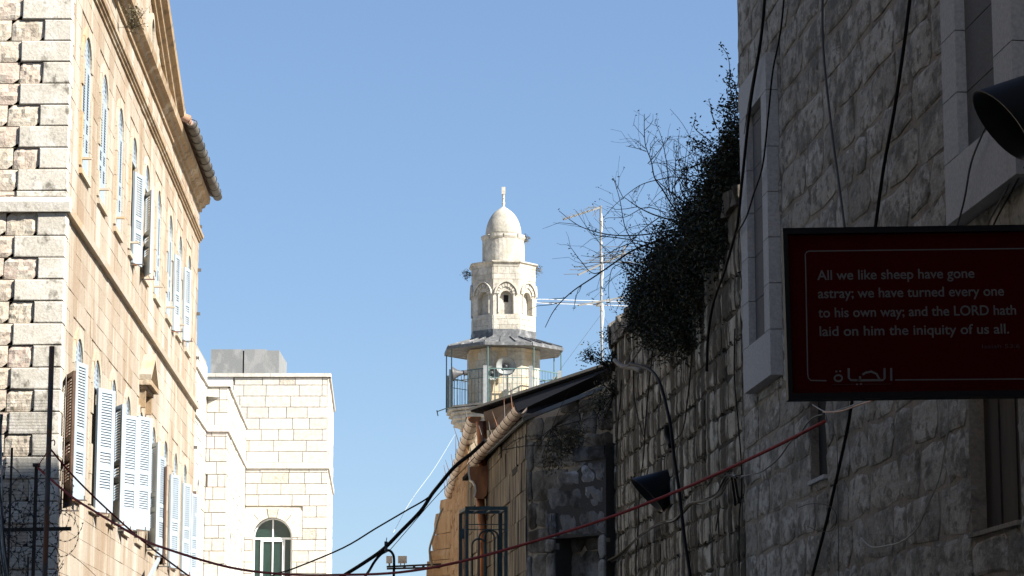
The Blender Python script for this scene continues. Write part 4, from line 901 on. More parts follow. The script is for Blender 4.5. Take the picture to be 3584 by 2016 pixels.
# green iron cage
YG = 30.6; CG = thing('iron_cage', at(1702,2016,YG), 'dark green iron frame cage with hooped rods fixed to the tan wall', 'cage')
X = lambda px, y=YG: at(px,1900,y).x; Zg = lambda py, y=YG: at(1700,py,y).z
zt_, zb2 = Zg(1779), Zg(1779)-2.2; xa, xb = X(1634), X(1771); dY = .55; ya, yb = YG, YG+dY; bw = .036
def cb(p, q, w=bw, nm='bar'): m = MB(); m.bar(p, q, w, w); return m.build(nm, 'green_iron', CG)
xa2, xb2 = X(1612, yb), X(1752, yb); 
for x, y in ((xa,ya),(xb,ya),(xa2,yb),(xb2,yb)): cb((x,y,zb2),(x,y,zt_-.02), .042, 'post')
cb((xa-.02,ya,zt_),(xb+.02,ya,zt_), .042); cb((xa2,yb,zt_-.0),(xb2,yb,zt_), .036); cb((xa,ya+.02,zt_-.002),(xa2,yb-.02,zt_-.002)); cb((xb,ya+.02,zt_-.002),(xb2,yb-.02,zt_-.002))
for t_ in (.33,.66): cb((xa+(xb-xa)*t_,ya+.02,zt_-.004),(xa2+(xb2-xa2)*t_,yb-.02,zt_-.004), .02)
for dz in (.17,.23): cb((xa,ya+.28,zt_-dz),(xb,ya+.28,zt_-dz), .010, 'rod')
for i in range(4): cb((xa2+(xa-xa2)*(.2+.2*i),yb-dY*(.2+.2*i),zb2),(xa2+(xa-xa2)*(.2+.2*i),yb-dY*(.2+.2*i),zt_-.03), .010, 'rod')
for cx_, rr2, top in ((.5,.2,.24),(.30,.18,.34),(.62,.17,.24)):
    xc = xa+(xb-xa)*cx_; hw = (xb-xa)*rr2; m = MB(); z_ = zt_-top-hw
    m.tube([(xc-hw,ya+.3,zb2)]+[(xc+hw*math.cos(a),ya+.3,z_+hw*math.sin(a)) for a in [math.pi-math.pi*i/10 for i in range(11)]]+[(xc+hw,ya+.3,zb2)], .011, 6); m.build('hoop', 'green_iron', CG)
m = MB(); m.box((xa-.06,ya-.0,Zg(1885)),(xa-.025,ya+.06,Zg(1850))); m.build('latch', 'green_iron', CG)
# ================================================================== plants
def leafquad(mb, p, L_, w, rg, down=0.0):
    a = rg.uniform(0, 6.283); e = rg.uniform(-.9, .9)-down; d = Vector((math.cos(a)*math.cos(e), math.sin(a)*math.cos(e), math.sin(e)))
    s_ = d.cross(Vector((rg.uniform(-1,1), rg.uniform(-1,1), rg.uniform(-1,1)))).normalized()
    mb.add([p, p+d*L_*.5+s_*w, p+d*L_, p+d*L_*.5-s_*w], [(0,1,2,3)])
def crown(lobes, n, L_, w, seed, down=.0, shell=.5):
    mb = MB(); rg = random.Random(seed)
    for (px, py, Y, rx, ry, rz) in lobes:
        c = at(px, py, Y); k = int(n*rx*rz/.14); clumps = [(rg.gauss(0,1),rg.gauss(0,1),rg.gauss(0,1)) for _ in range(max(6, k//22))]
        for g_ in clumps:
            v = Vector(g_).normalized()*(rg.random()**shell)*rg.uniform(.75,1.2); cc = c+Vector((v.x*rx, v.y*ry, v.z*rz))
            for _ in range(22): leafquad(mb, cc+Vector((rg.gauss(0,.05),rg.gauss(0,.05),rg.gauss(0,.055))), L_*rg.uniform(.6,1.3), w*rg.uniform(.7,1.3), rg, down)
    return mb
BU = thing('hanging_bush', at(2420,1150,25.2), 'large dark evergreen bush with bare arching twigs, hanging over the old wall top', 'bush')
lobes = [(2548,620,22.9,.17,.3,.5),(2570,470,22.65,.07,.2,.5),(2520,700,23.2,.25,.35,.4),(2470,800,23.9,.32,.4,.4),(2400,900,24.8,.36,.45,.38),(2320,960,25.8,.34,.45,.36),(2255,1050,26.9,.2,.35,.34),
         (2280,1120,26.6,.26,.35,.28),(2380,1060,25.3,.36,.4,.4),(2460,960,24.2,.28,.35,.45),(2360,1180,25.9,.3,.3,.2),(2440,1180,24.8,.24,.3,.26),(2500,830,23.4,.2,.3,.5),(2530,760,23.0,.14,.25,.4),(2480,1080,24.2,.14,.25,.4),(2420,760,24.4,.14,.3,.14),(2500,590,23.2,.1,.2,.14),(2560,560,22.6,.1,.2,.3),(2545,860,22.9,.1,.2,.3),(2420,1130,24.9,.25,.25,.3),(2300,1050,26.2,.25,.3,.25)]
crown(lobes, 6200, .042, .0095, 5, .15).build('foliage', 'leaf', BU, kind='stuff')
sl_ = [(2462,520,23.3,.13,.15,.10),(2480,600,23.3,.14,.15,.12),(2440,690,23.9,.13,.2,.12),(2550,385,22.8,.07,.1,.12),(2350,770,25.2,.14,.2,.1),(2215,960,27,.07,.2,.16),(2205,1140,27.2,.06,.2,.12),(2300,870,26,.1,.2,.1),(2410,1270,25.4,.1,.1,.06),(2320,1250,26,.08,.1,.05)]
crown(sl_, 2000, .034, .006, 6).build('sparse_foliage', 'leaf', BU, kind='stuff')
z5 = lambda x, y: (1850+x/2.07, 600+y/2.07); z2 = lambda x, y: (1900+x/2.07, 100+y/2.07)
tw = [([z5(*q) for q in ((1150,400),(1010,470),(760,570),(640,650),(480,760),(330,860),(230,950),(170,1030),(120,1130))],.011,2),
 ([z5(*q) for q in ((1150,400),(1050,420),(860,455),(690,465),(540,450),(390,405),(300,350),(220,285))],.009,2),
 ([z5(*q) for q in ((1200,400),(1060,360),(900,310),(790,255),(690,185))],.011,1),
 ([z2(*q) for q in ((1080,1420),(960,1310),(870,1170),(810,1080),(785,960),(745,850),(735,740),(735,620))],.010,3),
 ([z2(*q) for q in ((1180,1340),(1080,1290),(960,1210),(860,1130),(810,1080))],.010,1),
 ([z2(*q) for q in ((1250,1180),(1200,1150),(1100,1110),(960,1075),(860,1090),(740,1120),(650,1170),(520,1280),(440,1370))],.008,2),
 ([z2(*q) for q in ((700,1620),(600,1449),(560,1250),(520,1110),(508,1085))],.006,1),
 ([z2(*q) for q in ((1060,1400),(1010,1300),(960,1200),(960,1050),(965,930),(1000,840))],.008,3),
 ([z2(*q) for q in ((920,1200),(900,1000),(880,880),(850,760),(810,675))],.006,2),
 ([z2(*q) for q in ((760,980),(830,900),(900,810),(925,780))],.005,1),([z2(*q) for q in ((750,890),(690,870),(600,850))],.005,1),([z2(*q) for q in ((745,870),(700,830),(670,800))],.004,1),([z2(*q) for q in ((775,880),(810,830),(845,800))],.004,1),
 ([z5(*q) for q in ((900,520),(640,480),(480,460),(420,400),(340,280))],.006,2),([z5(*q) for q in ((640,650),(480,740),(380,650),(320,570),(280,520))],.006,2),
 ([z5(*q) for q in ((820,690),(720,660),(620,690),(590,760),(580,880),(600,1000))],.006,2),([z5(*q) for q in ((900,560),(760,520),(640,560),(520,620),(380,610))],.006,2),
 ([z5(*q) for q in ((1100,380),(1060,240),(1040,100),(1070,-60))],.007,2),([z5(*q) for q in ((1200,260),(1100,120),(1150,0),(1100,-90))],.007,2),([z5(*q) for q in ((950,330),(830,420),(700,560),(660,640))],.006,2),
 ([z5(*q) for q in ((1000,300),(850,260),(700,330),(560,340),(540,400))],.005,1),([z5(*q) for q in ((760,1150),(660,1130),(620,1210))],.005,1),([z5(*q) for q in ((690,200),(640,100),(612,50))],.004,1),([z5(*q) for q in ((720,640),(700,800),(640,1000),(600,1020))],.004,1)]
rg = random.Random(8); lf = MB(); twg = MB()
def twig_leaves(path, n, L_=.028, w=.006, r=.012):
    for _ in range(n): leafquad(lf, path[rg.randrange(2, len(path))]+Vector((rg.gauss(0,r),rg.gauss(0,r),rg.gauss(0,r))), L_, w, rg)
for j, (pts, r_, nb) in enumerate(tw):
    Y0 = 25.2+rg.uniform(-.6,.5); P = smoothpath([at(x, y, Y0+.03*i*rg.uniform(-1,1)) for i, (x, y) in enumerate(pts)], 5)
    m = MB(); m.tube(P, [r_*(1-.72*i/len(P)) for i in range(len(P))], 5); m.build('branch', 'twig', BU)
    twig_leaves(P, 9)
    for _ in range(nb*3):
        i = rg.randrange(3, len(P)-2); d = (P[i+1]-P[i]).normalized(); sd = Vector((-d.z,0,d.x))*rg.choice((-1,1)); ln = rg.uniform(.08,.3); Q = [P[i]+(d*t_+sd*t_*rg.uniform(.4,1)+Vector((0,0,-.05*t_*t_)))*ln for t_ in (0,.3,.6,1)]
        twg.tube(Q, [r_*.35,r_*.3,r_*.25,.0012], 4); twig_leaves(Q, 4) if rg.random() < .4 else None
for _ in range(58):                                     # fine tangle above the bush
    x0, y0 = rg.choice([(2400,800),(2340,860),(2440,720),(2300,900),(2370,760),(2260,960),(2480,620),(2420,640)]); x0 += rg.uniform(-40,40); y0 += rg.uniform(-40,40); a = rg.uniform(1.5,3.4); ln = rg.uniform(90,270); cv = rg.uniform(-.9,.9); pts = []
    for i in range(6): t_ = i/5; pts.append((x0+ln*t_*math.cos(a+cv*t_), y0-ln*t_*math.sin(a+cv*t_)))
    Y0 = rg.uniform(24.4,25.8); P = smoothpath([at(x, y, Y0) for x, y in pts], 3); twg.tube(P, [.0038*(1-.6*i/len(P)) for i in range(len(P))], 4)
    if rg.random() < .5: twig_leaves(P, 8)
twg.build('twigs', 'twig', BU, kind='stuff'); 
for pts, n in (([z2(*q) for q in ((1400,575),(1375,500),(1355,400),(1355,300),(1340,200),(1290,120))],70),([z2(*q) for q in ((1260,720),(1225,620),(1215,560),(1200,510))],24),([z2(*q) for q in ((1220,820),(1100,720),(1110,630))],22),([z2(*q) for q in ((1230,860),(1150,830),(1040,770))],26),([z2(*q) for q in ((1240,900),(1100,820),(1040,830))],26),([z2(*q) for q in ((1400,640),(1330,570),(1260,570))],24),([z2(*q) for q in ((1410,600),(1400,480),(1412,385))],16),
               ([z2(*q) for q in ((1180,960),(1060,1010),(1010,1040))],26),([z2(*q) for q in ((1180,900),(1090,850),(1080,900),(980,960))],24)):
    P = smoothpath([at(x, y, 23.0) for x, y in pts], 5); m = MB(); m.tube(P, [.006*(1-.6*i/len(P)) for i in range(len(P))], 5); m.build('branch', 'twig', BU); twig_leaves(P, n, .036, .008, .014)
for pts in (((2190,1330),(2186,1400),(2178,1480),(2172,1600)),((2232,1250),(2236,1400),(2270,1530),(2262,1420)),((2440,1240),(2424,1400),(2400,1520),(2330,1560)),((2300,1230),(2280,1420),(2268,1600),(2256,1700),(2240,2016))):
    P = smoothpath([RW.p(*RW.hit(x, y), .05) for x, y in pts], 5); m = MB(); m.tube(P, [.009*(1-.4*i/len(P)) for i in range(len(P))], 5); m.build('trailing_stem', 'twig', BU)
lf.build('twig_leaves', 'leaf', BU, kind='stuff')
m = MB(); P = smoothpath([RW.p(*RW.hit(x, y), .12) for x, y in ((2188,1262),(2215,1282),(2262,1290),(2282,1300))], 6); m.tube(P, .028, 7); m.build('root', 'pale_root', BU, smooth=True)
m = MB(); P = smoothpath([RW.p(*RW.hit(x, y), .14) for x, y in ((2216,1284),(2240,1282),(2265,1250),(2285,1225))], 6); m.tube(P, .013, 6); m.build('root', 'pale_root', BU, smooth=True)
def shrub(loc, label, lobes, n, mat, seed, L_=.05, w=.01, stems=None, cat='plant', name='wall_plant', down=0., group=None):
    t = thing(name, loc, label, cat, group); crown(lobes, n, L_, w, seed, down).build('foliage', mat, t, kind='stuff')
    c = Vector(loc); rg = random.Random(seed); m = MB()
    for (px, py, Y, rx, ry, rz) in lobes:
        for _ in range(8):
            e = at(px,py,Y)+Vector((rg.gauss(0,rx*.8),rg.gauss(0,ry*.8),rg.gauss(0,rz*.8))); m.tube([c, c.lerp(e,.5)+Vector((0,0,.02)), e], [.006,.004,.0015], 4)
    m.build('stems', 'twig', t, kind='stuff'); return t
shrub(at(2150,1300,30.6), 'small leafy sprigs standing against the sky at the roof corner under the aerial mast', [(2100,1245,30.4,.16,.15,.05),(2135,1265,30.4,.16,.2,.07),(2055,1242,30.4,.05,.05,.04),(2170,1240,30.4,.08,.1,.12),(2128,1180,30.4,.025,.03,.09)], 1500, 'leaf', 21, .04, .009)
shrub(at(1930,1500,31.2), 'dry brown growth hanging in the dark corner under the verge', [(1965,1560,31.0,.24,.15,.24),(2010,1520,30.9,.16,.14,.16),(1920,1610,31.1,.13,.12,.14),(2090,1400,30.6,.14,.15,.14)], 2600, 'dry_leaf', 22, .05, .007, down=.5)
shrub(at(2150,1380,30.6), 'dark ivy clump in the angle between roof verge and old wall', [(2140,1350,30.4,.14,.14,.14),(2110,1440,30.6,.08,.1,.2),(2170,1310,30.2,.16,.16,.07)], 2300, 'leaf', 23, .04, .009, down=.3)
shrub(L.p(*L.hit(462,100,.2),.2), 'tuft of weeds growing on the cornice of the shuttered building', [(468,45,L.p(*L.hit(468,45,.25),.25).y,.10,.10,.13),(474,82,L.p(*L.hit(470,82,.25),.25).y,.13,.12,.12)], 2300, 'dry_leaf', 24, .06, .007)
for (px, py, lx, lab, sz) in ((1843,838,.02,'small weed on the ring under the minaret dome',.17),(1877,948,.02,'small weed at the right end of the minaret cornice',.18),(1641,965,-.02,'straggly dark weed at the left end of the minaret cornice',.2)):
    shrub(at(px-6*(1 if px > 1760 else -1),py,YM-.1), lab, [(px,py,YM-.1,sz,.15,sz*.9)], 700, 'dry_leaf', px, .12, .012)
# ================================================================== television aerials
YA_ = 45.0; AT = lambda x, y, Y=YA_: at(1850+x/2.07, 600+y/2.07, Y)
ms = thing('aerial_mast', AT(530,1460), 'tall pale steel aerial mast rising behind the bush', 'mast')
zb_ = AT(530,1460).z-3; m = MB(); m.tube([(AT(535,1460).x,YA_,zb_),AT(522,248)], .020, 8); m.build('pole', 'aerial', ms, smooth=True)
for py in (350,520,650,890,1000,1195): m = MB(); c = AT(522+.011*(py-248),py); m.lathe(c, [(.03,-.025),(.03,.025)], 8); m.build('clamp', 'galvanised', ms)
m = MB(); m.tube(smoothpath([AT(526,290),AT(535,380),AT(524,520),AT(540,700),AT(530,900),AT(545,1030),AT(532,1180),AT(538,1400)],6), .008, 5); m.build('lead_cable', 'white_paint', ms)
def aerial(label, a, b, els, r=.012, el_r=.005, boxes=()):
    t = thing('television_aerial', a.lerp(b,.5), label, 'aerial', 'television aerials on the mast'); m = MB(); m.bar(a, b, r*2); m.build('boom', 'aerial', t)
    for p, q in els: m = MB(); m.tube([p,q], el_r, 5); m.build('element', 'aerial', t)
    for p, s_ in boxes: m = MB(); m.box((p.x-s_,p.y-s_*.6,p.z-s_*.6),(p.x+s_,p.y+s_*.6,p.z+s_*.6)); m.build('connector', 'iron', t)
    return t
a, b_ = AT(252,348,YA_-.5), AT(515,262); els = []
for i in range(8): c = a.lerp(b_, .02+i*.125); v = Vector((.05,.28,.035)); els.append((c-v+Vector((0,0,.03)), c+v+Vector((0,0,.03))))
els += [(AT(430,258),AT(520,262)),(AT(410,275),AT(445,258)),(AT(470,250),AT(490,330)),(AT(465,325),AT(515,262))]
aerial('top aerial pointing left with short stubby rods along its boom', a, b_, els, .015, .005, [(a.lerp(b_, .02+i*.125), .02) for i in range(7)])
a, b_ = AT(358,750,YA_-.4), AT(700,590,YA_+.4); els = [(AT(255,745),AT(375,742)),(AT(297,712),AT(520,712)),(AT(340,690),AT(575,684)),(AT(378,663),AT(600,657)),(AT(410,647),AT(640,640)),(AT(437,637),AT(700,622)),(AT(455,620),AT(740,612)),(AT(485,605),AT(780,604)),(AT(505,588),AT(760,580)),(AT(540,546),AT(830,546))]
aerial('middle aerial with many long horizontal rods, partly behind the twigs', a, b_, els, .013, .0055)
m_ = bpy.data.objects['television_aerial.001']; m = MB(); m.bar(AT(700,540,YA_+.4), AT(672,620,YA_+.4), .03); m.build('bracket', 'galvanised', m_); m = MB(); m.bar(AT(545,655,YA_+.0), AT(860,658,YA_+.0), .014); m.build('element', 'aerial', m_)
a, b_ = AT(360,970,YA_-.5), AT(692,910,YA_+.4); lp = lambda x0, x1, y0, y1, y2, y3: smoothpath([AT(x1,y1),AT((x0+x1)/2,(y0+y1)/2),AT(x0+14,y0),AT(x0,(y0+y2)/2),AT(x0+14,y2),AT((x0+x1)/2,(y2+y3)/2),AT(x1,y3)],5)
t = aerial('lowest aerial with long looped white rods reaching towards the minaret', a, b_, [(AT(88,948),AT(440,955)),(AT(430,958),AT(760,985)),(AT(540,935),AT(750,945)),(AT(560,950),AT(740,962))], .014, .006)
m = MB(); m.tube(lp(60,720,926,944,953,975), .0065, 5); m.build('folded_dipole', 'white_paint', t)
m = MB(); m.box((AT(510,960).x-.05,YA_-.05,AT(510,960).z-.04),(AT(510,960).x+.05,YA_+.05,AT(510,960).z+.04)); m.build('connector', 'galvanised', t)
for x0, x1, y1 in ((500,225,1440),(560,720,1330)): tag((lambda m: m.tube([AT(530,1030),AT(x1,y1)], .0028, 3).build('guy_wire','cable_grey'))(MB()), 'thin guy wire running down to the '+('left' if x1 < 500 else 'right')+' from the aerial mast', 'wire')
# ================================================================== sign
YS = 10.0; tl, bl = at(2745,803,YS), at(2757,1401,YS); roll = math.atan(.0145)
SR = bpy.data.objects.new('sign', None); COL.objects.link(SR); SR.location = bl; SR.rotation_euler = (0,-roll,0); ROOT['sign'] = Vector((0,0,0))
tag(SR, 'dark red hanging sign in a black frame with a scripture verse and arabic logo', 'sign')
Ri = Matrix.Rotation(-roll, 3, 'Y').inverted()
def SL(x, y): v = Ri @ (at(x, y, YS)-bl); return (v.x, v.z)
px4 = lambda x, y: (2550+x/1.932, 700+y/1.932)
wS, hS = SL(3765,1390)[0], SL(2745,803)[1]; fw = .018
m = MB(); m.box((fw,-.0,fw),(wS-fw,.03,hS-fw)); m.build('panel', 'sign_red', SR, local=True)
for a_, b2 in (((0,-.03,0),(fw,.05,hS)),((wS-fw,-.03,0),(wS,.05,hS)),((fw,-.03,0),(wS-fw,.05,fw+.006)),((fw,-.03,hS-fw-.006),(wS-fw,.05,hS))): m = MB(); m.box(a_, b2); m.build('frame_bar', 'sign_black', SR, local=True)
def stroke(pts, r, name, mat='sign_letter', closed=False):
    m = MB(); P = [Vector((SL(*px4(*q))[0], -.002, SL(*px4(*q))[1])) for q in pts]
    n = len(P)
    vs = []
    for i, p in enumerate(P):
        t_ = (P[(i+1) % n if closed else min(i+1,n-1)]-P[i-1 if (closed or i) else 0]); t_ = t_.normalized(); s_ = Vector((-t_.z,0,t_.x))*r
        vs += [p-s_, p+s_, p+s_+Vector((0,.0035,0)), p-s_+Vector((0,.0035,0))]
    fs = [];
    for i in range(n if closed else n-1):
        j = (i+1) % n; fs += [(i*4+k,i*4+(k+1)%4,j*4+(k+1)%4,j*4+k) for k in range(4)]
    m.add(vs, fs); return m.build(name, mat, SR, local=True)
lw = .0024
stroke([(2500,322),(545,346),(528,352),(518,368),(520,420),(535,1180),(540,1205),(556,1220),(662,1222)], lw, 'border_line'); stroke([(1125,1217),(2500,1206)], lw, 'border_line')
for txt, x0, x1, yb in (('All we like sheep have gone',601,1665,541),('astray; we have turned every one',604,1862,664),('to his own way; and the LORD hath',608,1947,794),('laid on him the iniquity of us all.',611,1893,920),('Isaiah 53:6',1710,1966,1004)):
    cu = bpy.data.curves.new('lettering', 'FONT'); cu.body = txt; cu.size = .05 if yb < 1000 else .032; cu.extrude = .0008; cu.offset = .0006 if yb < 1000 else 0; cu.materials.append(M['sign_letter' if yb < 1000 else 'sign_dim'])
    o = bpy.data.objects.new('lettering', cu); COL.objects.link(o); bpy.context.view_layer.update()
    me = bpy.data.meshes.new_from_object(o.evaluated_get(bpy.context.evaluated_depsgraph_get())); wdt = o.dimensions.x; bpy.data.objects.remove(o); o = bpy.data.objects.new('lettering', me); COL.objects.link(o); p0, p1 = SL(*px4(x0,yb)), SL(*px4(x1,yb)); o.parent = SR; o.location = (p0[0], -.0015, SL(*px4(x0,yb))[1]); o.rotation_euler = (R(90),0,0)
    sx = (p1[0]-p0[0])/wdt; caph = (SL(*px4(x0,yb-66))[1]-SL(*px4(x0,yb))[1])/(.05*.70) if yb < 1000 else .0165/(.032*.7)
    o.scale = (sx, caph, 1)
aw = .0042
stroke([(1099,1136),(1100,1223)], aw, 'arabic_letter'); stroke([(1054,1136),(1055,1205),(1045,1218),(870,1220)], aw, 'arabic_letter')
stroke([(1022,1216),(1000,1176),(965,1160),(925,1168),(905,1182)], aw*.95, 'arabic_letter'); stroke([(888,1192),(888,1219)], aw, 'arabic_letter'); stroke([(812,1138),(813,1203),(825,1218),(880,1220)], aw, 'arabic_letter')
stroke([(742+26*math.cos(a),1205+21*math.sin(a)) for a in [2*math.pi*i/14 for i in range(14)]], aw*.8, 'arabic_letter', closed=True)
for x, y in ((728,1160),(754,1158)): stroke([(x-7,y),(x+7,y)], .0032, 'arabic_dot')
for x, y in ((868,1246),(896,1245)): stroke([(x-8,y),(x+8,y)], .0026, 'arabic_dot')
stroke([(700,1248),(850,1246)], .0008, 'arabic_line', 'sign_dim'); stroke([(915,1246),(1100,1244)], .0008, 'arabic_line', 'sign_dim')
for zz in (.1, hS-.1): m = MB(); m.box((wS,-.01,zz-.015),(wS+.95,.02,zz+.015)); m.build('wall_arm', 'sign_black', SR, local=True)
# ================================================================== conical wall lamps
def lamp(c1, e1, c2, e2, Y, label, wall_u):
    C1, C2 = at(*c1, Y), at(*c2, Y+.05); E1 = at(c1[0]+e1[0], c1[1]+e1[1], Y)-C1; E2 = at(c2[0]+e2[0], c2[1]+e2[1], Y+.05)-C2
    t = thing('wall_lamp', C2, label, 'lamp', 'black conical wall lamps'); 
    tilt = lambda E: Vector((.25*E.z,-1,-.25*E.x)).normalized()*E.length
    ring = lambda C, E, k=1: [C+(E*math.cos(a)+tilt(E)*math.sin(a))*k for a in [2*math.pi*i/28 for i in range(28)]]
    m = MB(); m.loft([ring(C1,E1),ring(C1.lerp(C2,.5),E1.lerp(E2,.5)),ring(C2,E2),ring(C2+(C2-C1)*.12,E2,.6),ring(C2+(C2-C1)*.12,E2,.001)], cap=False); m.loft([ring(C1,E1),ring(C1,E1,.95),ring(C1.lerp(C2,.8),E1.lerp(E2,.8),.92),ring(C1.lerp(C2,.8),E2,.001)], cap=False); m.build('shade', 'lamp_black', t, smooth=True)
    q = C1.lerp(C2,.75); m = MB(); m.lathe((q.x,q.y,q.z-.05), [(.03,0),(.05,.03),(.05,.08),(.02,.1)], 10); m.build('bulb', 'horn_dark', t)
    wp = C2+(C2-C1)*.1; wq = RW.p((wp-RW.O).dot(RW.U)+.05, wp.z-.02, -.02); m = MB(); m.bar(wp, wq, .045); m.build('arm', 'lamp_black', t)
    m = MB(); m.wbox(RW, (wq-RW.O).dot(RW.U)-.07, (wq-RW.O).dot(RW.U)+.07, wq.z-.1, wq.z+.1, -.02, .03); m.build('wall_plate', 'lamp_black', t)
z8 = lambda x, y: (1900+x/1.776, 1200+y/1.776)
lamp(z8(645,948), (-100/1.776,-103/1.776), z8(822,868), (-10/1.776,-92/1.776), 26.4, 'black conical wall lamp on the streaked wall above the dangling cable bundle', 0)
lamp((3506,440), (-98,-116), (3680,335), (-14,-98), 12.8, 'large black conical wall lamp beside the upper window at the right edge', 0)
for x, y in ((3571,116),(3577,171)):
    c = RW.p(*RW.hit(x,y), .03); m = MB(); m.tube([c-RW.N*.06, c+RW.N*.05], .024, 10); tag(m.build('wall_bolt', 'lamp_black'), 'black bolt head by the upper window, '+('upper' if y < 150 else 'lower')+' of two', 'bolt')
# ================================================================== cables
def cable(pts, r, mat, label, cat='cable', wall=None, d=.04, Y=None, k=5, sag=0, name='cable', seg=6):
    if wall: P = [wall.p(*wall.hit(x,y,d), d) for x, y in pts]
    else: P = [at(x, y, Y if not isinstance(Y,(tuple,list)) else Y[0]+(Y[1]-Y[0])*(i/(len(pts)-1))) for i, (x, y) in enumerate(pts)]
    m = MB(); m.tube(smoothpath(P, k), r, seg); return tag(m.build(name, mat, smooth=True), label, cat)
cable([(2682,-60),(2663,138),(2627,359),(2600,607),(2583,773),(2575,812),(2536,948),(2497,1059),(2478,1180),(2474,1300)], .013, 'rubber', 'thick black cable crossing the pale frame of the narrow tall window', wall=RW, d=.13)
cable([(2749,-60),(2732,110),(2705,248),(2688,414),(2669,580),(2638,679),(2611,762),(2575,822)], .0075, 'rubber', 'thinner black cable wavering down the tall window frame to join the thick one', wall=RW, d=.125)
cable([(2648,200),(2625,330),(2604,470)], .003, 'rubber', 'hair-thin wire beside the thick cable on the window frame', wall=RW, d=.12)
cable([(2879,-60),(2881,166),(2909,442),(2931,607),(2959,830),(2962,1000)], .009, 'cable_grey', 'grey cable down the middle of the rubble wall above the sign', wall=RW, d=.05)
cable([(3192,-60),(3163,166),(3130,387),(3094,580),(3064,795),(3010,1200),(2982,1405),(2959,1534),(2918,1718),(2890,1837),(2840,2030)], .012, 'rubber', 'thick dark conduit slanting down the rubble wall and passing behind the sign', wall=RW, d=.06)
cable([(3462,420),(3436,475),(3399,570),(3375,700),(3345,810)], .006, 'cable_grey', 'thin cable dropping from the big lamp across the lower window frame', wall=RW, d=.13)
cable([(3584,540),(3530,650),(3470,760),(3455,800)], .006, 'cable_grey', 'outer of two slanting cables at the right edge above the sign', wall=RW, d=.05)
cable([(3600,560),(3548,655),(3488,765),(3470,810)], .006, 'rubber', 'black cable beside a grey one at the right edge above the sign', wall=RW, d=.045)
z6 = lambda x, y: (2550+x/2.176, 1350+y/2.176)
cable([z6(*q) for q in ((1650,60),(1672,190),(1660,380),(1610,690),(1520,900),(1440,1080),(1330,1180),(1220,1215),(1090,1228),(1010,1160))], .005, 'cable_pale', 'long looping pale wire hanging on the wall below the sign', wall=RW, d=.05)
cable([z6(*q) for q in ((530,930),(620,900),(750,910),(820,980),(800,1090),(700,1110),(600,1070))], .0025, 'rubber', 'thin loose loop of wire beside the conduit below the sign', wall=RW, d=.09)
cable([z6(*q) for q in ((1110,110),(980,150),(850,195),(720,200))], .0055, 'copper', 'orange wire just under the sign edge', wall=RW, d=.3)
cable([z6(*q) for q in ((1040,110),(900,165),(780,200),(718,190),(640,145))], .004, 'cable_pale', 'pale wire twisted with the orange one under the sign', wall=RW, d=.3)
cable([z6(*q) for q in ((740,225),(760,290),(820,400),(830,700),(840,1449))], .003, 'cable_grey', 'very thin vertical wire below the sign corner', wall=RW, d=.05)
cable([z6(*q) for q in ((730,215),(650,240),(590,300),(540,380),(470,430),(400,530),(330,600),(240,660),(150,680),(90,700))], .006, 'cable_grey', 'sagging grey-green cable from the narrow window to the taped bundle', wall=RW, d=.08)
cable([(2204,1273),(2260,1287),(2294,1313),(2317,1363),(2345,1482),(2359,1594),(2379,1735),(2395,1876),(2418,2030)], .016, 'rubber', 'thick dark cable snaking down the streaked wall behind the lamp', wall=RW, d=.35, k=7)
cable([(2334,1490),(2336,1530),(2348,1560)], .028, 'rubber', 'black tape wrapped around the thick cable', 'tape', wall=RW, d=.35)
cable([(2572,1150),(2570,1313),(2584,1482),(2595,1628),(2595,1735),(2587,1819),(2587,2030)], .006, 'rubber', 'thin black cable hanging straight beneath the tall window', wall=RW, d=.05)
rg = random.Random(9); bpts = [z8(*q) for q in ((410,1375),(520,1320),(650,1210),(780,1130),(870,1100),(960,1000),(1050,990),(1150,940),(1220,840),(1290,830))]
bt = thing('cable_bundle', RW.p(*RW.hit(2390,1820),.1), 'frayed bundle of twisted wires sagging along the streaked wall', 'cable bundle')
for i in range(5):
    m = MB(); m.tube(smoothpath([RW.p(*RW.hit(x+rg.uniform(-5,5), y+rg.uniform(-6,6)), .08+rg.uniform(-.03,.03)) for x, y in bpts], 6), rg.uniform(.006,.011), 5); m.build('wire', ('cable_pale','twig','cable_grey','rubber','dry_leaf')[i], bt)
for a_, b2 in ((z8(1245,835),z8(1268,1008)),(z8(1262,835),z8(1290,995))): m = MB(); m.bar(RW.p(*RW.hit(*a_),.1), RW.p(*RW.hit(*b2),.1), .022); m.build('cut_end', 'rubber', bt)
m = MB(); m.tube(smoothpath([RW.p(*RW.hit(*z8(*q)),.06) for q in ((1125,1010),(1130,1060),(1115,1170))],5), .006, 4); m.build('wire', 'twig', bt)
# red rope slung across the street, black cables
cable([(130,1635),(241,1731),(338,1794),(483,1879),(580,1920),(800,1985),(1000,2010),(1200,2012),(1400,2003),(1611,1966),(1875,1893),(2125,1814),(2373,1718),(2550,1640),(2720,1560),(2888,1474)], .0125, 'rope_red', 'long red rope sagging right across the street in front of the tan house', 'rope', Y=(28,18.3), name='rope')
cable([(169,1562),(241,1649),(330,1740),(425,1828),(500,1893),(570,1949),(680,2030)], .010, 'rope_red', 'second red rope tied to the rusty pole and crossing the blue shutters', 'rope', Y=(27.5,29), name='rope')
cable([(168,1566),(160,1590),(140,1620),(132,1636)], .006, 'rope_red', 'short red tie between rusty pole and fence post', 'rope', Y=(27.5,27.9), name='rope')
cable([(189,1560),(192,1550),(188,1540),(178,1545)], .006, 'rope_red', 'loose red loop knotted round the rusty pole', 'rope', Y=27.45, name='rope')
zf6 = lambda x, y: (1200+x/4.293, 1700+y/4.293)
YC = (33.5, 31.6)
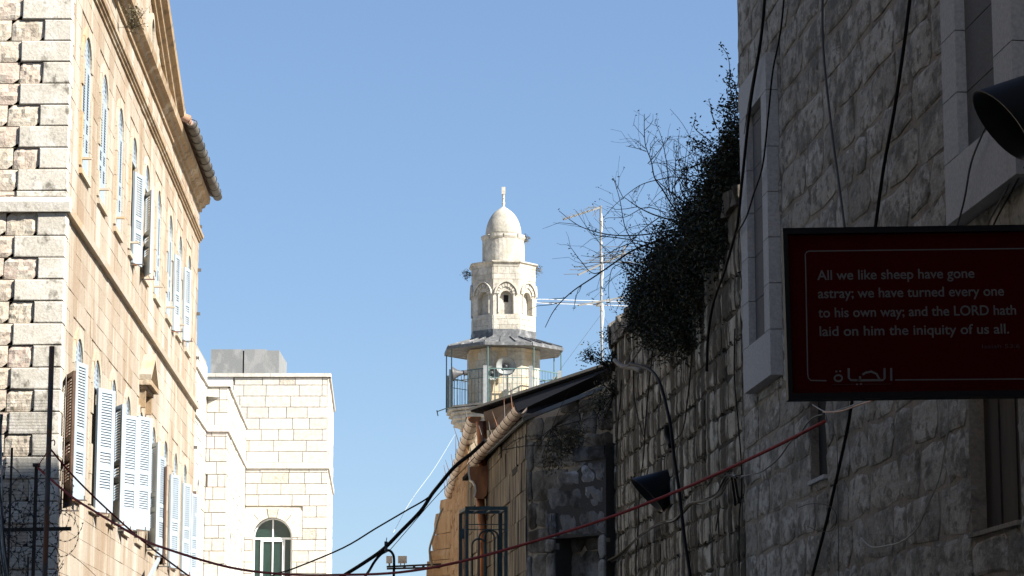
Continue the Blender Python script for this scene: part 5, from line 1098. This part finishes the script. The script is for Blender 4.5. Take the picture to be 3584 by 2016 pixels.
tk_ = cable([zf6(*q) for q in ((-180,1470),(0,1357),(300,1170),(600,960),(870,690),(1170,380),(1330,140),(1440,0))]+[(1591,1634),(1650,1587),(1700,1540)], .024, 'rubber', 'thickest black cable climbing across the sky to the copper gutter', Y=YC)
cable([(900,2040),(974,2006),(1022,1992),(1200,1918),(1316,1849),(1420,1788),(1503,1738),(1560,1672)], .0105, 'rubber', 'medium black cable crossing the arched window and merging with the thickest one', Y=(33.6,32.2))
cable([zf6(*q) for q in ((330,1370),(400,1270),(470,1150),(560,1040),(640,990),(690,972),(740,1010),(768,1100),(765,1370))], .019, 'rubber', 'black cable loop curving down beside the floodlights', Y=33.2, k=8)
cable([(1662,1600),(1600,1665),(1560,1703),(1500,1768),(1430,1850),(1365,1925)], .0045, 'rubber', 'thin black wire running close under the thickest cable', Y=(32,33.2))
cable([(1593,1520),(1520,1640),(1440,1750),(1376,1866)], .0032, 'rope_white', 'thin white string from the minaret balcony down to the cable clamp', 'string', Y=(60,40), name='string')
m = MB(); c = at(1351,1912,32.9); m.box((c.x-.02,c.y-.03,c.z-.07),(c.x+.02,c.y+.03,c.z+.06)); m.bar(c+Vector((0,0,.05)), c+Vector((.01,0,.11)), .01); m.bar(c+Vector((0,0,0)), c+Vector((-.1,0,-.08)), .006); tag(m.build('cable_clamp', 'cable_grey'), 'grey clamp tying the black cables together above the floodlights', 'clamp')
cable([(1549,1779),(1535,1812),(1521,1863),(1505,1914),(1505,1945),(1514,1985)], .022, 'cable_pale', 'pale plastic hose bowing out from the far edge of the tan wall', 'hose', Y=(47,47.5), name='hose', k=8)
for pts, lab in ((((2079,1450),(1960,1520),(1880,1525),(1830,1530),(1790,1550),(1746,1590)),'upper strand of barbed wire across the tan wall'),(((2060,1620),(1960,1570),(1890,1560),(1830,1562),(1760,1575)),'lower strand of barbed wire across the tan wall')):
    P = smoothpath([at(x,y,30.9) for x, y in pts], 8); m = MB(); m.tube(P, .0035, 4); rg = random.Random(len(pts))
    for i in range(2, len(P), 2):
        for _ in range(2): v = Vector((rg.uniform(-1,1),rg.uniform(-1,1),rg.uniform(-1,1))).normalized()*.022; m.bar(P[i]-v, P[i]+v, .004)
    tag(m.build('barbed_wire', 'iron'), lab, 'barbed wire')
# ================================================================== floodlights on a bracket
YF = 50; FP = lambda x, y, Y=YF: at(*zf6(x,y), Y)
br = thing('light_bracket', FP(1390,1200), 'dark ladder-shaped steel bracket carrying two floodlights beside the tan wall', 'bracket')
xw = FP(1430,1200)
m = MB(); m.bar(FP(658,1218), FP(1500,1178), .035); m.build('rail', 'iron', br); m = MB(); m.bar(FP(660,1248), FP(1500,1226), .035); m.build('rail', 'iron', br)
for x in (925,1070,1210): m = MB(); m.bar(FP(x,1207-.03*(x-925)), FP(x,1240-.02*(x-925)), .05); m.build('rung', 'iron', br)
for (x0,x1,y0,y1,lab) in ((655,745,1060,1172,'left floodlight on the bracket, half behind a black cable loop'),(830,965,1060,1172,'right floodlight on the bracket with its ribbed back visible')):
    t = thing('floodlight', FP((x0+x1)/2,1200), lab, 'floodlight', 'floodlights on the ladder bracket'); a, b_ = FP(x0,y1), FP(x1,y0)
    m = MB(); m.hexa([Vector(v) for v in ((a.x,YF-.1,a.z),(b_.x,YF-.1,a.z),(b_.x-.02,YF+.1,a.z+.03),(a.x+.02,YF+.1,a.z+.03),(a.x,YF-.1,b_.z),(b_.x,YF-.1,b_.z),(b_.x-.02,YF+.1,b_.z-.03),(a.x+.02,YF+.1,b_.z-.03))]); m.build('housing', 'lamp_white', t)
    for i in range(6): x = a.x+(b_.x-a.x)*(.15+.14*i); m = MB(); m.box((x-.008,YF-.13,a.z+.01),(x+.008,YF-.1,a.z+(b_.z-a.z)*.35)); m.build('fin', 'lamp_white', t)
    m = MB(); c = (a.x+b_.x)/2; m.bar((a.x+.05,YF,a.z+.03),(a.x+.05,YF,FP(0,1205).z),.02); m.bar((b_.x-.05,YF,a.z+.03),(b_.x-.05,YF,FP(0,1205).z),.02); m.build('stirrup', 'galvanised', t)
# ================================================================== fence, pole and razor wire at the lower left
z3 = lambda x, y: (x/2.07, 1316+y/2.07)
YP = 27.5; c = at(*z3(375,1449), YP)
m = MB(); a = at(*z3(376,-215), YP); m.lathe((a.x,YP,0), [(.029,0),(.029,a.z),(.0,a.z+.002)], 12); tag(m.build('rusty_pole', 'rusty_iron', smooth=False), 'tall rusty grey steel pole in front of the corner quoins', 'pole')
fn = thing('iron_fence', (at(*z3(150,1449), 28).x, 28, 0), 'dark iron fence posts and rail behind the razor wire', 'fence')
for x, y0, w_ in ((265,640,.036),(88,520,.022),(205,1310,.016)): p = at(*z3(x,y0), 28); m = MB(); m.box((p.x-w_/2,28-w_/2,0),(p.x+w_/2,28+w_/2,p.z)); m.build('post', 'iron', fn)
p = at(*z3(265,645), 28); m = MB(); m.box((p.x-.035,27.96,p.z-.02),(p.x+.035,28.04,p.z+.015)); m.build('post_cap', 'iron', fn)
m = MB(); m.bar(at(*z3(-260,1122), 28.06), at(*z3(515,1106), 28.06), .045, .04); m.build('rail', 'iron', fn)
nm = MB(); a, b_ = at(*z3(-200,90), 28.3), at(*z3(385,90), 28.3); n1 = 66
for i in range(n1+1): x = a.x+(b_.x-a.x)*i/n1; nm.bar((x,28.3,1.2),(x,28.3,a.z-.25+.25*min(1,abs(i/n1*1.6-.6))),.0022)
for j in range(120): z_ = 1.2+(a.z-1.3)*j/120; nm.bar((a.x,28.3,z_),(b_.x,28.3,z_),.0022)
tag(nm.build('netting', 'net'), 'fine see-through netting stretched behind the razor wire', 'netting')
rz = thing('razor_wire', at(60,2016,27.8), 'tangled coils of dark razor wire on top of the iron fence', 'razor wire'); rg = random.Random(44)
cent = [(400,820,.25),(430,1150,.24),(330,1010,.24),(150,900,.26),(120,1120,.25),(60,800,.24),(230,1180,.26),(20,1000,.26),(180,1380,.25),(60,1330,.25),(300,900,.22),(100,970,.22),(250,1450,.26),(10,1200,.22),(-60,900,.25),(-50,1300,.25),(130,1250,.23),(350,1330,.15),(460,1060,.2),(200,860,.2),(70,1060,.16),(280,1330,.22),(160,1060,.24),(-30,1100,.24),(90,1420,.22),(320,1180,.2),(30,920,.17)]
barb = None
for (x, y, r_) in cent:
    c = at(*z3(x,y), 27.8+rg.uniform(-.25,.25)); ax = Vector((rg.uniform(-.5,.5),-1,rg.uniform(-.4,.4))).normalized(); u_ = ax.cross(Vector((0,0,1))).normalized(); v_ = u_.cross(ax); a0 = rg.uniform(0,6.28); n = 44; P = []; ecc = rg.uniform(.65,1.1)
    for i in range(n): a = a0+2*math.pi*i/n*1.06; P.append(c+(u_*math.cos(a)*rg.uniform(.97,1.03)*ecc+v_*math.sin(a)*rg.uniform(.98,1.02))*r_*1.0+ax*(i/n-.5)*.16)
    m = MB(); m.tube(P, .0024, 4)
    for i in range(0, n, 2):
        t_ = (P[(i+1)%n]-P[i-1]).normalized() if 0 < i < n-1 else u_; o1 = t_.cross(ax).normalized()
        for s_ in (-1,1): m.add([P[i]-t_*.008, P[i]+t_*.008, P[i]+t_*.015+o1*s_*.012], [(0,1,2)]); m.add([P[i]-t_*.008, P[i]+t_*.008, P[i]-t_*.015+o1*s_*.012], [(0,1,2)])
    m.build('coil', 'wire', rz)
tg = thing('cable_bundle', at(10,2016,27), 'thick gnarled bundle of grey cables at the left edge behind the razor wire', 'cable bundle')
for i in range(8):
    m = MB(); P = smoothpath([at(-8+6*math.sin(i*1.7+k*.9)+14*(k-2)**2*.14+i*2.0-6, 1450+k*100, 27.2+.1*math.cos(i+k)) for k in range(7)], 5); m.tube(P, rg.uniform(.006,.011), 5); m.build('cable', ('cable_grey','cable_pale','cable_grey','galvanised')[i % 4], tg)
cable([z3(*q) for q in ((460,1330),(440,1370),(385,1440),(360,1500))], .003, 'cable_grey', 'short loose wire end hanging below the razor wire', Y=27.6)
cable([z3(*q) for q in ((500,1280),(600,1360),(700,1455))], .003, 'cable_grey', 'thin grey wire slanting off the razor wire over the sill brackets', Y=27.6)
m = MB(); m.bar(L.p(*L.hit(*z3(1075,1470),.25),.25), L.p(*L.hit(*z3(1150,1325),.25),.25), .05); tag(m.build('flagpole_stub', 'shutter_paint'), 'pale blue tube sticking out under the far shutters', 'tube')
